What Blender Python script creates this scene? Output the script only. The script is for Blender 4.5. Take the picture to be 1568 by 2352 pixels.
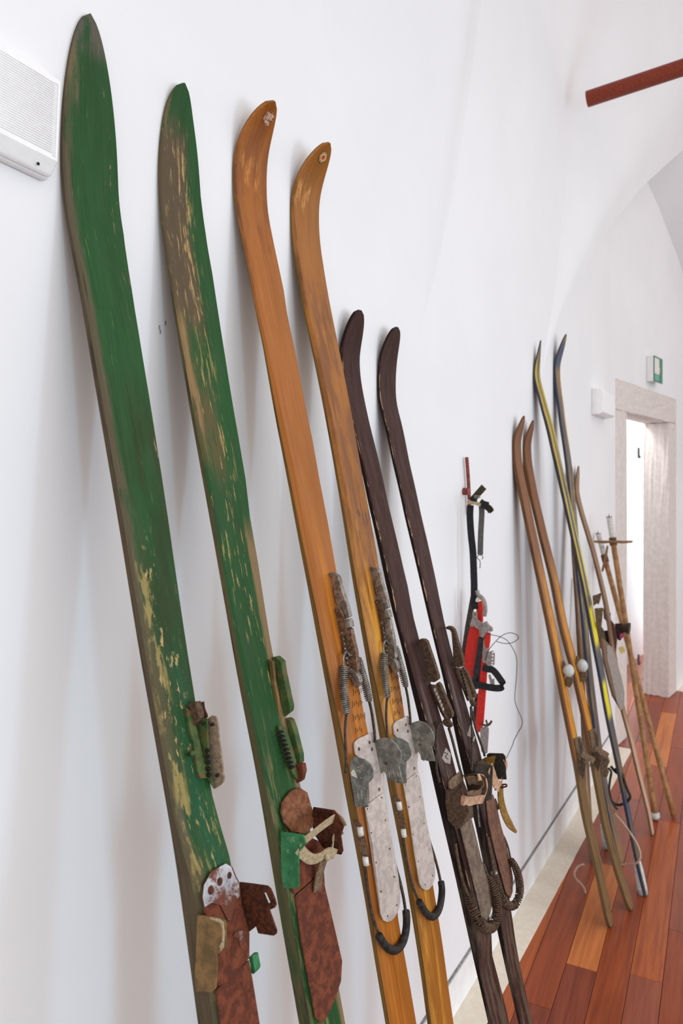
import bpy, bmesh, math, random
from mathutils import Vector, Matrix
for o in list(bpy.data.objects): bpy.data.objects.remove(o)
random.seed(7)
# ---------------- camera, world, lights, exposure ----------------
H = 1.65; FPX = 1700.0; CX = 784.0; CY = 1102.0          # camera height, focal length and horizon (frame 1568x2352)
TH = math.atan(996/1700.0); CT, ST = math.cos(TH), math.sin(TH)
sc = bpy.context.scene
cd = bpy.data.cameras.new('camera'); cam = bpy.data.objects.new('camera', cd); sc.collection.objects.link(cam)
cam.location = (0, 0, H); cam.rotation_euler = (math.pi/2, 0, TH - math.pi/2)
cd.sensor_width = 36; cd.sensor_fit = 'AUTO'; cd.lens = 36*FPX/2352; cd.shift_y = -74/2352
cd.clip_start = 0.02; cd.dof.use_dof = True; cd.dof.focus_distance = 1.3; cd.dof.aperture_fstop = 6.5
sc.camera = cam
w = bpy.data.worlds.new('world'); sc.world = w; w.use_nodes = True
bg = w.node_tree.nodes['Background']; bg.inputs[0].default_value = (1.0, 0.915, 0.885, 1); bg.inputs[1].default_value = 1.46
def area(name, loc, target, sx, sy, power, col):
    l = bpy.data.lights.new(name, 'AREA'); l.shape = 'RECTANGLE'; l.size = sx; l.size_y = sy; l.energy = power; l.color = col
    o = bpy.data.objects.new(name, l); sc.collection.objects.link(o); o.location = loc
    o.rotation_euler = (Vector(target)-Vector(loc)).to_track_quat('-Z', 'Y').to_euler(); return o
area('window_and_fill_light', (-1.1, -4.0, 1.5), (1.2, 0.86, 0.9), 0.45, 1.4, 42, (0.36, 0.74, 1.0))
area('window_and_fill_light', (2.4, -4.2, 1.5), (3.0, 0.86, 0.9), 0.45, 1.4, 44, (0.36, 0.74, 1.0))
area('window_and_fill_light', (0.6, -3.4, 0.85), (0.9, 0.86, 0.75), 5.0, 1.5, 64, (0.97, 0.97, 0.97))  # broad low fill added to brighten the lower wall, not a window
area('doorway_light', (6.2, 1.02, 2.45), (6.3, 1.25, 1.0), 1.4, 0.2, 34, (0.95, 0.98, 1.0))
sc.view_settings.view_transform = 'Standard'; sc.view_settings.look = 'None'
sc.view_settings.gamma = 1; sc.view_settings.use_curve_mapping = False; sc.view_settings.exposure = -0.32
area('doorway_light', (8.0, 0.95, 1.15), (6.6, 1.15, 1.1), 0.3, 2.0, 26, (0.95, 0.98, 1.0))
# ---------------- geometry helpers ----------------
DW = 0.861                                                  # distance of the left wall from the camera
C0 = Vector((0, 0, H))
def ray(px, py):
    k = (px-CX)/FPX
    return Vector((CT+ST*k, ST-CT*k, (CY-py)/FPX))
def proj(P):
    x, y, z = P[0], P[1], P[2]-H
    d = x*CT+y*ST
    return CX+FPX*(x*ST-y*CT)/d, CY-FPX*z/d
def onx(px, py, x): r = ray(px, py); return C0+r*(x/r.x)
def ony(px, py, y): r = ray(px, py); return C0+r*(y/r.y)
def onz(px, py, z=0.0): r = ray(px, py); return C0+r*((z-H)/r.z)
def crop(ox, oy, s): return lambda x, y: (ox+x/s, oy+y/s)
col = sc.collection
def link(name, bm, mats, parent=None, base=None, smooth=False):
    if parent is not None: base = Vector(parent['base'])
    if base is not None: bmesh.ops.translate(bm, verts=bm.verts, vec=-Vector(base))
    bmesh.ops.recalc_face_normals(bm, faces=bm.faces)
    me = bpy.data.meshes.new(name); bm.to_mesh(me); bm.free()
    for m in (mats if isinstance(mats, (list, tuple)) else [mats]): me.materials.append(m)
    if smooth:
        for p in me.polygons: p.use_smooth = True
    o = bpy.data.objects.new(name, me); col.objects.link(o)
    if parent is not None:
        o.parent = root_of[parent.name] if False else parent
    elif base is not None: o.location = base
    return o
root_of = {}
def thing(name, label, cat, loc, group=None):
    o = bpy.data.objects.new(name, None); col.objects.link(o); o.location = loc; o.empty_display_size = 0.05
    o['label'] = label; o['category'] = cat; o['base'] = tuple(loc)
    if group: o['group'] = group
    return o
def tag(o, label=None, cat=None, group=None, kind=None):
    if label: o['label'] = label
    if cat: o['category'] = cat
    if group: o['group'] = group
    if kind: o['kind'] = kind
    return o
def sub(name, bm, mats, parent, smooth=False):              # a sub-part under a part (parts sit at their thing's base)
    top = parent.parent; bmesh.ops.translate(bm, verts=bm.verts, vec=-Vector(top['base']))
    bmesh.ops.recalc_face_normals(bm, faces=bm.faces)
    me = bpy.data.meshes.new(name); bm.to_mesh(me); bm.free(); me.materials.append(mats)
    if smooth:
        for p in me.polygons: p.use_smooth = True
    o = bpy.data.objects.new(name, me); col.objects.link(o); o.parent = parent; return o
def bevel(o, wd=0.0008, seg=2):
    m = o.modifiers.new('bevel', 'BEVEL'); m.width = wd; m.segments = seg; m.limit_method = 'ANGLE'; m.angle_limit = math.radians(40); return o
def bm_box(bm, c, sx, sy, sz, rot=None):
    vs = []
    for dx in (-.5, .5):
        for dy in (-.5, .5):
            for dz in (-.5, .5):
                v = Vector((dx*sx, dy*sy, dz*sz))
                if rot is not None: v = rot @ v
                vs.append(bm.verts.new(Vector(c)+v))
    for f in ((0, 1, 3, 2), (4, 6, 7, 5), (0, 4, 5, 1), (2, 3, 7, 6), (0, 2, 6, 4), (1, 5, 7, 3)):
        bm.faces.new([vs[i] for i in f])
    return bm
def bm_prism(bm, A, B):
    va = [bm.verts.new(p) for p in A]; vb = [bm.verts.new(p) for p in B]; n = len(A)
    bm.faces.new(va); bm.faces.new(vb[::-1])
    for i in range(n): bm.faces.new((va[i], vb[i], vb[(i+1) % n], va[(i+1) % n]))
    return bm
def cr(P, n):                                               # Catmull-Rom through a list of tuples/vectors
    P = [Vector(p) for p in P]
    if len(P) < 3: return [P[0].lerp(P[-1], i/n) for i in range(n+1)]
    Q = [P[0]*2-P[1]]+P+[P[-1]*2-P[-2]]; out = []
    for i in range(len(P)-1):
        a, b, c, d = Q[i:i+4]; m = max(1, round(n/(len(P)-1)))
        for j in range(m):
            t = j/m; out.append(0.5*((2*b)+(c-a)*t+(2*a-5*b+4*c-d)*t*t+(3*b-a-3*c+d)*t**3))
    out.append(P[-1]); return out
def bm_tube(bm, pts, r, sides=8, cap=True):
    pts = [Vector(p) for p in pts]; n = len(pts)
    rr = r if callable(r) else (lambda t: r)
    T = [(pts[min(i+1, n-1)]-pts[max(i-1, 0)]).normalized() for i in range(n)]
    up = Vector((0, 0, 1)) if abs(T[0].z) < 0.9 else Vector((1, 0, 0))
    a = T[0].cross(up).normalized(); rings = []
    for i in range(n):
        a = (a-T[i]*a.dot(T[i])).normalized(); b = T[i].cross(a); q = rr(i/(n-1))
        rings.append([bm.verts.new(pts[i]+(a*math.cos(2*math.pi*k/sides)+b*math.sin(2*math.pi*k/sides))*q) for k in range(sides)])
    for i in range(n-1):
        for k in range(sides): bm.faces.new((rings[i][k], rings[i][(k+1) % sides], rings[i+1][(k+1) % sides], rings[i+1][k]))
    if cap: bm.faces.new(rings[0][::-1]); bm.faces.new(rings[-1])
    return bm
def helix(pts, R, turns, per=9):
    pts = [Vector(p) for p in pts]; L = [0]
    for i in range(1, len(pts)): L.append(L[-1]+(pts[i]-pts[i-1]).length)
    n = int(turns*per); out = []; a = None
    for j in range(n+1):
        d = L[-1]*j/n; i = 0
        while i < len(L)-2 and L[i+1] < d: i += 1
        p = pts[i].lerp(pts[i+1], (d-L[i])/max(1e-9, L[i+1]-L[i])); T = (pts[i+1]-pts[i]).normalized()
        if a is None: a = T.orthogonal().normalized()
        a = (a-T*a.dot(T)).normalized(); b = T.cross(a); q = 2*math.pi*j/per
        env = R(j/n) if callable(R) else R
        out.append(p+(a*math.cos(q)+b*math.sin(q))*env)
    return out
def bm_ribbon(bm, pts, wdir, wd, th):                       # strap: flat band following pts
    pts = [Vector(p) for p in pts]; n = len(pts); rings = []
    for i in range(n):
        T = (pts[min(i+1, n-1)]-pts[max(i-1, 0)]).normalized()
        W = wdir(i/(n-1)) if callable(wdir) else Vector(wdir); W = (W-T*W.dot(T)).normalized(); K = T.cross(W)
        wv = wd(i/(n-1)) if callable(wd) else wd
        rings.append([bm.verts.new(pts[i]+W*(sx*wv/2)+K*(sy*th/2)) for sx, sy in ((-1, -1), (1, -1), (1, 1), (-1, 1))])
    for i in range(n-1):
        for k in range(4): bm.faces.new((rings[i][k], rings[i][(k+1) % 4], rings[i+1][(k+1) % 4], rings[i+1][k]))
    bm.faces.new(rings[0][::-1]); bm.faces.new(rings[-1]); return bm
def bm_disc(bm, c, axis, r, h, sides=10):
    ax = Vector(axis).normalized(); return bm_tube(bm, [Vector(c)-ax*h/2, Vector(c)+ax*h/2], r, sides)
def bm_ball(bm, c, r, sc3=(1, 1, 1)):
    g = bmesh.ops.create_icosphere(bm, subdivisions=2, radius=r)
    for v in g['verts']: v.co = Vector((v.co.x*sc3[0], v.co.y*sc3[1], v.co.z*sc3[2]))+Vector(c)
    return bm
# ---------------- material helpers ----------------
class NT:
    def __init__(s, name):
        s.m = bpy.data.materials.new(name); s.m.use_nodes = True; s.t = s.m.node_tree; s.b = s.t.nodes['Principled BSDF']
    def n(s, typ, **kw):
        x = s.t.nodes.new(typ)
        for k, v in kw.items():
            if k.startswith('i_'):
                key = k[2:]; key = int(key) if key.isdigit() else key
                if hasattr(v, 'is_linked') or hasattr(v, 'links'): s.t.links.new(v, x.inputs[key])
                else: x.inputs[key].default_value = v
            else: setattr(x, k, v)
        return x
    def l(s, a, b): s.t.links.new(a, b)
    def coord(s, kind): return s.n('ShaderNodeTexCoord').outputs[kind]
    def map(s, v, scale=(1, 1, 1), loc=(0, 0, 0)):
        m = s.n('ShaderNodeMapping'); s.l(v, m.inputs[0]); m.inputs['Scale'].default_value = scale; m.inputs['Location'].default_value = loc; return m.outputs[0]
    def noise(s, v, scale, detail=6, rough=0.6, dist=0.0):
        x = s.n('ShaderNodeTexNoise'); s.l(v, x.inputs['Vector']); x.inputs['Scale'].default_value = scale
        x.inputs['Detail'].default_value = detail; x.inputs['Roughness'].default_value = rough; x.inputs['Distortion'].default_value = dist; return x.outputs[0]
    def ramp(s, f, lo, hi, a=0.0, b=1.0):
        x = s.n('ShaderNodeMapRange'); s.l(f, x.inputs[0]); x.interpolation_type = 'SMOOTHSTEP'
        for i, v in enumerate((lo, hi, a, b)): x.inputs[i+1].default_value = v
        return x.outputs[0]
    def math(s, op, a, b=None):
        x = s.n('ShaderNodeMath'); x.operation = op
        for i, v in enumerate((a, b)):
            if v is None: continue
            if isinstance(v, (int, float)): x.inputs[i].default_value = v
            else: s.l(v, x.inputs[i])
        return x.outputs[0]
    def mix(s, f, a, b):
        x = s.n('ShaderNodeMix'); x.data_type = 'RGBA'
        if isinstance(f, (int, float)): x.inputs[0].default_value = f
        else: s.l(f, x.inputs[0])
        for i, v in ((6, a), (7, b)):
            if isinstance(v, tuple): x.inputs[i].default_value = (*v, 1)
            else: s.l(v, x.inputs[i])
        return x.outputs[2]
    def bump(s, f, strength, dist=0.001):
        x = s.n('ShaderNodeBump'); s.l(f, x.inputs['Height']); x.inputs['Strength'].default_value = strength; x.inputs['Distance'].default_value = dist
        s.l(x.outputs[0], s.b.inputs['Normal'])
    def out(s, color, rough=0.6, metal=0.0, spec=None):
        if isinstance(color, tuple): s.b.inputs['Base Color'].default_value = (*color, 1)
        else: s.l(color, s.b.inputs['Base Color'])
        if isinstance(rough, (int, float)): s.b.inputs['Roughness'].default_value = rough
        else: s.l(rough, s.b.inputs['Roughness'])
        s.b.inputs['Metallic'].default_value = metal
        if spec is None: spec = 0.28
        if spec is not None: s.b.inputs['Specular IOR Level'].default_value = spec
        return s.m
def srgb(r, g, b):
    f = lambda c: (c/255/12.92) if c <= 10 else ((c/255+0.055)/1.055)**2.4
    return (f(r), f(g), f(b))
def mottled(name, c1, c2, c3=None, scale=60, rough=0.6, metal=0.0, bump=0.3, lo=0.42, hi=0.6, t3=0.6):
    n = NT(name); v = n.coord('Object')
    a = n.ramp(n.noise(v, scale*2.2, 10, 0.72), lo, hi); c = n.mix(a, c1, c2)
    if c3: c = n.mix(n.ramp(n.noise(n.map(v, loc=(3, 1, 7)), scale*1.6, 10, 0.75), t3-.02, t3+0.08), c, c3)
    n.bump(n.noise(v, scale*4, 6, 0.7), bump, 0.0006)
    return n.out(c, rough, metal)
def layered(name, base, base2, layers, rough=0.5, gscale=(900, 9, 1), bump=0.35, metal=0.0, spec=.22):
    """base colours streaked along the ski, then wear layers: (colour, strength, noise_scale(x,y), lo, hi, [bands])
    band = ('u' or 'v', start, end, soft): across in m from the left edge / along in m from the tip"""
    n = NT(name); uv = n.n('ShaderNodeUVMap').outputs[0]; sp = n.n('ShaderNodeSeparateXYZ'); n.l(uv, sp.inputs[0])
    U, V = sp.outputs[0], sp.outputs[1]
    g = n.noise(n.map(uv, gscale), 1.0, 6, 0.62)
    c = n.mix(n.ramp(g, 0.3, 0.72), base, base2)
    big = n.noise(n.map(uv, (14, 3.2, 1), (5, 2, 0)), 1.0, 3, 0.5)
    c = n.mix(n.ramp(big, 0.35, 0.75, 0, 0.45), c, tuple(x*0.55 for x in base))
    for i, (colr, st, ns, lo, hi, bands) in enumerate(layers):
        warp = n.noise(n.map(uv, (ns[0], ns[1], 1), (i*3.7+1, i*1.9, 0)), 1.0, 8, 0.66)
        f = n.ramp(warp, lo, hi, 0, st)
        if lo >= .56 and lo < .64: f = n.math('MULTIPLY', f, n.ramp(n.noise(n.map(uv, (26, 5.5, 1), (i*2.1, 7, 0)), 1.0, 3, 0.5), .42, .52))
        edge = n.math('MULTIPLY', n.math('SUBTRACT', n.noise(n.map(uv, (90, 12, 1), (i, 4, 0)), 1.0, 5, 0.6), 0.5), 1.0)
        for (ax, a, b, soft) in bands:
            src = n.math('ADD', U if ax == 'u' else V, n.math('MULTIPLY', edge, min(0.022, soft*4) if ax == 'u' else min(0.12, soft*4)))
            f = n.math('MULTIPLY', f, n.ramp(src, a-soft, a+soft)); f = n.math('MULTIPLY', f, n.ramp(src, b-soft, b+soft, 1, 0))
        c = n.mix(f, c, colr)
    n.bump(n.noise(n.map(uv, (gscale[0]*0.8, gscale[1]*2.5, 1)), 1.0, 7, 0.7), bump, 0.0007)
    fib = n.noise(n.map(uv, (1600, 30, 1), (9, 3, 0)), 1.0, 4, 0.7); c = n.mix(n.ramp(fib, .52, .74, 0, .42), c, tuple(x*.38 for x in base))
    spk = n.noise(n.map(uv, (800, 500, 1), (2, 8, 0)), 1.0, 3, 0.7); c = n.mix(n.ramp(spk, .60, .72, 0, .35), c, tuple(x*.3 for x in base))
    rg = n.ramp(n.noise(n.map(uv, (60, 10, 1)), 1.0, 4), 0.3, 0.7, rough-0.08, rough+0.12)
    return n.out(c, rg, metal, spec)
# ---------------- room: walls, vault, floor, kerb, baseboard ----------------
n = NT('white_plaster'); v = n.coord('Object')
n.bump(n.noise(v, 260, 5, 0.6), 0.10, 0.0012)
plaster = n.out(n.mix(n.ramp(n.noise(v, 1.6, 3), 0.3, 0.7), (0.80, 0.795, 0.805), (0.835, 0.83, 0.84)), 0.75)
white_paint = mottled('white_board_paint', (0.80, 0.79, 0.79), (0.86, 0.85, 0.85), scale=8, rough=0.5, bump=0.05)
stone_kerb = mottled('pale_kerb_stone', srgb(226, 215, 197), srgb(233, 223, 207), srgb(214, 202, 183), scale=22, rough=0.55, bump=0.1, t3=0.68)
door_stone = mottled('door_stone', srgb(212, 202, 196), srgb(222, 213, 208), srgb(196, 184, 176), scale=14, rough=0.8, bump=0.5, t3=0.68)
gap_dark = mottled('joint_grey', srgb(120, 118, 116), srgb(150, 148, 145), scale=30, rough=0.8)  # grey of the joint line above the skirting
R_V, Z0 = 6.0, 1.9
def gz(z): return 0.0 if z <= Z0 else R_V-math.sqrt(max(0.0, R_V*R_V-(z-Z0)**2))
def onbarrel(px, py):
    r = ray(px, py); s = 0.2
    while s < 9:
        P = C0+r*s
        if P.y >= DW-gz(min(P.z, Z0+R_V*0.999)): return P
        s += 0.002
    return C0+r*9
A0 = Vector((4.70, DW, 0)); ang = math.radians(6.88)
E = Vector((math.cos(ang), -math.sin(ang), 0)); ND = Vector((math.sin(ang), math.cos(ang), 0))
def ond(px, py, off=0.0):
    r = ray(px, py); s = ((A0+ND*off)-C0).dot(ND)/r.dot(ND); return C0+r*s
def dq(px, py, off=0.0):
    P = ond(px, py, off)-A0; return P.dot(E), P.z
def quad(bm, *ps): bm.faces.new([bm.verts.new(p) for p in ps])
bm = bmesh.new()
bm_prism(bm, [(-3.5, DW, 0), (4.70, DW, 0), (4.70, DW, 5.3), (-3.5, DW, 5.3)], [(-3.5, DW+.19, 0), (4.72, DW+.19, 0), (4.72, DW+.19, 5.3), (-3.5, DW+.19, 5.3)])
tag(link('wall_left', bm, plaster), 'long white plastered wall the skis lean on', kind='structure')
# door wall, turned a few degrees, with its opening
qa, _ = dq(1412.7, 1000); qb, _ = dq(1438, 1300); qc, _ = dq(1535, 1300); qd, _ = dq(1551.5, 1300)
zt = dq(1412.7, 868)[1]; zo = dq(1438, 947)[1]
def dp(q, off, z): return A0+E*q+ND*off+Vector((0, 0, z))
def dslab(bm, q0, q1, z0, z1, o0, o1):
    bm_prism(bm, [dp(q0, o0, z0), dp(q1, o0, z0), dp(q1, o0, z1), dp(q0, o0, z1)], [dp(q0, o1, z0), dp(q1, o1, z0), dp(q1, o1, z1), dp(q0, o1, z1)])
bm = bmesh.new(); dslab(bm, 0, qa, 0, 5.3, 0, .19); dslab(bm, qa, qd, zt, 5.3, 0, .19); dslab(bm, qd, 7, 0, 5.3, 0, .19)
tag(link('wall_back', bm, plaster), 'white wall with the doorway, turned slightly from the ski wall', kind='structure')
door = thing('door_1', 'stone-framed doorway at the far end, opening on a bright room', 'doorway', dp(qa, 0, 0)); del door['category']; door['kind'] = 'structure'
def rough_slab(name, q0, q1, z0, z1, o0, o1, lab=None):
    bm = bmesh.new(); dslab(bm, q0, q1, z0, z1, o0, o1)
    bmesh.ops.subdivide_edges(bm, edges=bm.edges, cuts=9, use_grid_fill=True)
    rnd = random.Random(len(name)*7+int(q0*100))
    for vv in bm.verts:
        vv.co += Vector((rnd.uniform(-1, 1), rnd.uniform(-1, 1)*0.6, rnd.uniform(-1, 1)))*0.0035
    o = link(name, bm, door_stone, door); return bevel(o, 0.006, 2)
rough_slab('jamb', qa, qb, 0, zo, -.004, .186); rough_slab('jamb', qc, qd, 0, zo, -.004, .186); rough_slab('lintel', qa, qd, zo+.002, zt, -.004, .186)
iron = mottled('dark_iron', (0.09, 0.085, 0.08), (0.16, 0.15, 0.14), scale=90, rough=0.6, metal=0.6)
for py in (1040, 1515):
    bm = bmesh.new(); q, z = dq(1466, py, .15); bm_disc(bm, dp(q, .15, z), (0, 0, 1), .008, .075); bm_box(bm, dp(q+.022, .15, z-.03), .05, .012, .02)
    tag(link('hinge', bm, iron, door), 'small iron hinge pin on the door jamb')
bm = bmesh.new(); quad(bm, dp(-1.5, .55, 0), dp(4.5, .55, 0), dp(4.5, .55, 3.5), dp(-1.5, .55, 3.5))
tag(link('wall_far', bm, plaster), 'white wall of the room beyond the doorway', kind='structure')
# vault: main barrel pendentives between groins, with webs running back to the wall
def zcurve(pts):
    P = [onbarrel(*p) for p in pts]; P.sort(key=lambda p: p.z); return P
def xat(P, z):
    if z <= P[0].z: return P[0].x
    for a, b in zip(P, P[1:]):
        if z <= b.z: return a.x+(b.x-a.x)*(z-a.z)/max(1e-6, b.z-a.z)
    a, b = P[-2], P[-1]; return b.x+(b.x-a.x)*(z-b.z)/max(1e-6, b.z-a.z)
GA = zcurve([(945, 890), (925, 790), (905, 690), (878, 560), (845, 430), (800, 240), (740, 0)])
GB = zcurve([(947, 890), (985, 740), (1030, 590), (1062, 480), (1090, 380), (1140, 200), (1205, 0)])
GC = zcurve([(1226, 955), (1290, 650), (1350, 400), (1395, 225), (1440, 0)])
GD = zcurve([(1228, 955), (1262, 800), (1320, 660), (1395, 530), (1470, 435), (1568, 345)])
zs = [Z0-.02+i*3.35/44 for i in range(45)]
bm = bmesh.new()
def strip(fa, fb):
    ra = [bm.verts.new(fa(z)) for z in zs]; rb = [bm.verts.new(fb(z)) for z in zs]
    for i in range(len(zs)-1): bm.faces.new((ra[i], rb[i], rb[i+1], ra[i+1]))
smooth_f = []
def tent(L, Rr, wl_, wr_):
    nc = 22; rows = []; sm = lambda v: v*v*(3-2*v)
    for z in zs:
        xl = xat(L, z); xr = max(xl+.001, xat(Rr, z)); row = []
        for i in range(nc+1):
            t = i/nc; kk = sm(min(1, t/wl_)); kr = sm(min(1, (1-t)/wr_)) if wr_ else 1
            row.append(bm.verts.new((xl+(xr-xl)*t, DW+.002-gz(z)*kk*kr, z)))
        rows.append(row)
    for ra, rb in zip(rows, rows[1:]):
        for i in range(nc): smooth_f.append(bm.faces.new((ra[i], ra[i+1], rb[i+1], rb[i])))
tent(GA, GB, .55, .28); tent(GC, GD, .75, 0)
strip(lambda z: (xat(GD, z), DW+.002-gz(z), z), lambda z: (xat(GD, z), DW+.05, z))
arch = [ond(x, y) for x, y in ((1600, 760), (1568, 650), (1532, 560), (1500, 490), (1470, 435))]
arch = [Vector(c) for c in cr([arch[0]+Vector((.12, 0, -1.2))]+arch, 20)]
ra = [bm.verts.new(p+Vector((0, .15, 0))) for p in arch]
rb = [bm.verts.new(p+Vector((.1*((p.z-1.7)/1.9)**3, -.9, .93*max(0, (p.z-1.7)/1.9)**3))) for p in arch]
for i in range(len(arch)-1): smooth_f.append(bm.faces.new((ra[i], rb[i], rb[i+1], ra[i+1])))
for f in smooth_f: f.smooth = True
quad(bm, (-3.5, DW, 5.25), (11, DW, 5.25), (11, -1.0, 5.25), (-3.5, -1.0, 5.25))
o = link('ceiling', bm, plaster, smooth=False); tag(o, 'white groined vault', kind='structure')
# floor
Z = Vector((0, 0, 1)); pa = math.radians(3.35); PD = Vector((math.cos(pa), math.sin(pa), 0)); PN = Vector((-math.sin(pa), math.cos(pa), 0))
sub_m = mottled('subfloor', (0.05, 0.02, 0.01), (0.08, 0.03, 0.015), scale=30)
bm = bmesh.new(); quad(bm, (-3, -6, -.021), (12, -6, -.021), (12, 3.5, -.021), (-3, 3.5, -.021))
floor = link('floor', bm, sub_m, base=(0, 0, 0)); floor['base'] = (0, 0, 0); tag(floor, 'floor of varnished reddish-brown hardwood planks', kind='structure')
woods = []
for i, (c1, c2) in enumerate([((122, 52, 27), (158, 76, 38)), ((138, 60, 26), (184, 96, 45)), ((108, 48, 30), (140, 68, 44)), ((160, 82, 36), (202, 122, 62)), ((128, 62, 40), (156, 84, 58))]):
    n = NT('plank_wood'); uv = n.n('ShaderNodeUVMap').outputs[0]
    f = n.noise(n.map(uv, (2.2, 46, 1)), 1.0, 7, 0.62, 0.5); rings = n.noise(n.map(uv, (0.9, 9, 1)), 1.0, 2, 0.5, 0.6)
    wv = n.math('SINE', n.math('MULTIPLY', rings, 70.0)); c = n.mix(n.ramp(f, 0.2, 0.75), srgb(*c1), srgb(*c2))
    c = n.mix(n.ramp(wv, 0.2, 1.0, 0, 0.16), c, tuple(x*0.5 for x in srgb(*c1))); pore = n.noise(n.map(uv, (20, 600, 1)), 1.0, 3, 0.6)
    c = n.mix(n.ramp(pore, 0.55, 0.75, 0, 0.18), c, tuple(x*0.35 for x in srgb(*c1)))
    n.bump(f, 0.05, 0.0005); woods.append(n.out(c, n.ramp(f, 0.3, 0.7, 0.28, 0.40), spec=0.28))
rp = random.Random(11)
def plank(q0, q1, v0, v1, mi):
    bm = bmesh.new(); g = .0009
    A = [PD*a+PN*b for a, b in ((q0+g, v0+g), (q1-g, v0+g), (q1-g, v1-g), (q0+g, v1-g))]
    bm_prism(bm, A, [p-Z*.02 for p in A]); uvl = bm.loops.layers.uv.new('UVMap'); ou, ov = rp.uniform(0, 40), rp.uniform(0, 40)
    for f in bm.faces:
        for lp in f.loops: lp[uvl].uv = (lp.vert.co.dot(PD)+ou, lp.vert.co.dot(PN)+ov)
    bevel(link('plank', bm, woods[mi], floor), 0.0008, 1)
qq = lambda px, py: (onz(px, py).dot(PD), onz(px, py).dot(PN))
for r in range(-7, 7):
    v0 = 0.165+0.1*r; q = 0.3+rp.uniform(0, .5)
    fixed = {0: [(2.64, 4), (3.9, 1)], 1: [(2.1, 1), (4.63, 0), (5.72, 3)], 2: [(2.60, 2), (3.35, 3)], -1: [(2.97, 0), (4.4, 4)], 3: [(2.35, 2), (3.7, 0)]}.get(r, [])
    cuts = [q]; mats = []
    for jq, m in fixed:
        cuts.append(jq); mats.append(m)
    q = cuts[-1]
    while q < 8.6:
        q += rp.uniform(.7, 1.5); cuts.append(q); mats.append(rp.choice([0, 0, 1, 4, 2, 4]))
    for a, b, m in zip(cuts, cuts[1:], mats): plank(a, b, v0, v0+.1, m)
# kerb stone and painted skirting
ke = 4.80
bm = bmesh.new(); bm_box(bm, ((ke-1)/2, (.755+DW)/2, -.002), ke+1, DW-.755, .012); tag(bevel(link('trim_1', bm, stone_kerb), .001), 'pale stone strip along the foot of the wall', kind='structure')
bm = bmesh.new(); ks = qd+.02
A = [dp(ks, -.10, -.008), dp(7, -.10, -.008), dp(7, 0, -.008), dp(ks, 0, -.008)]; bm_prism(bm, A, [p+Z*.012 for p in A]); tag(link('trim_2', bm, stone_kerb), 'pale stone strip beyond the doorway', kind='structure')
zb = 0.117
bm = bmesh.new(); bm_box(bm, (.86, DW-.006, zb/2+.002), 7.68, .012, zb-.004); tag(bevel(link('baseboard_left', bm, white_paint), .002), 'low white skirting along the ski wall', kind='structure')
bm = bmesh.new(); bm_box(bm, (.86, DW-.003, zb+.003), 7.68, .006, .006); tag(link('trim_3', bm, gap_dark), 'dark joint line above the skirting', kind='structure')
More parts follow.
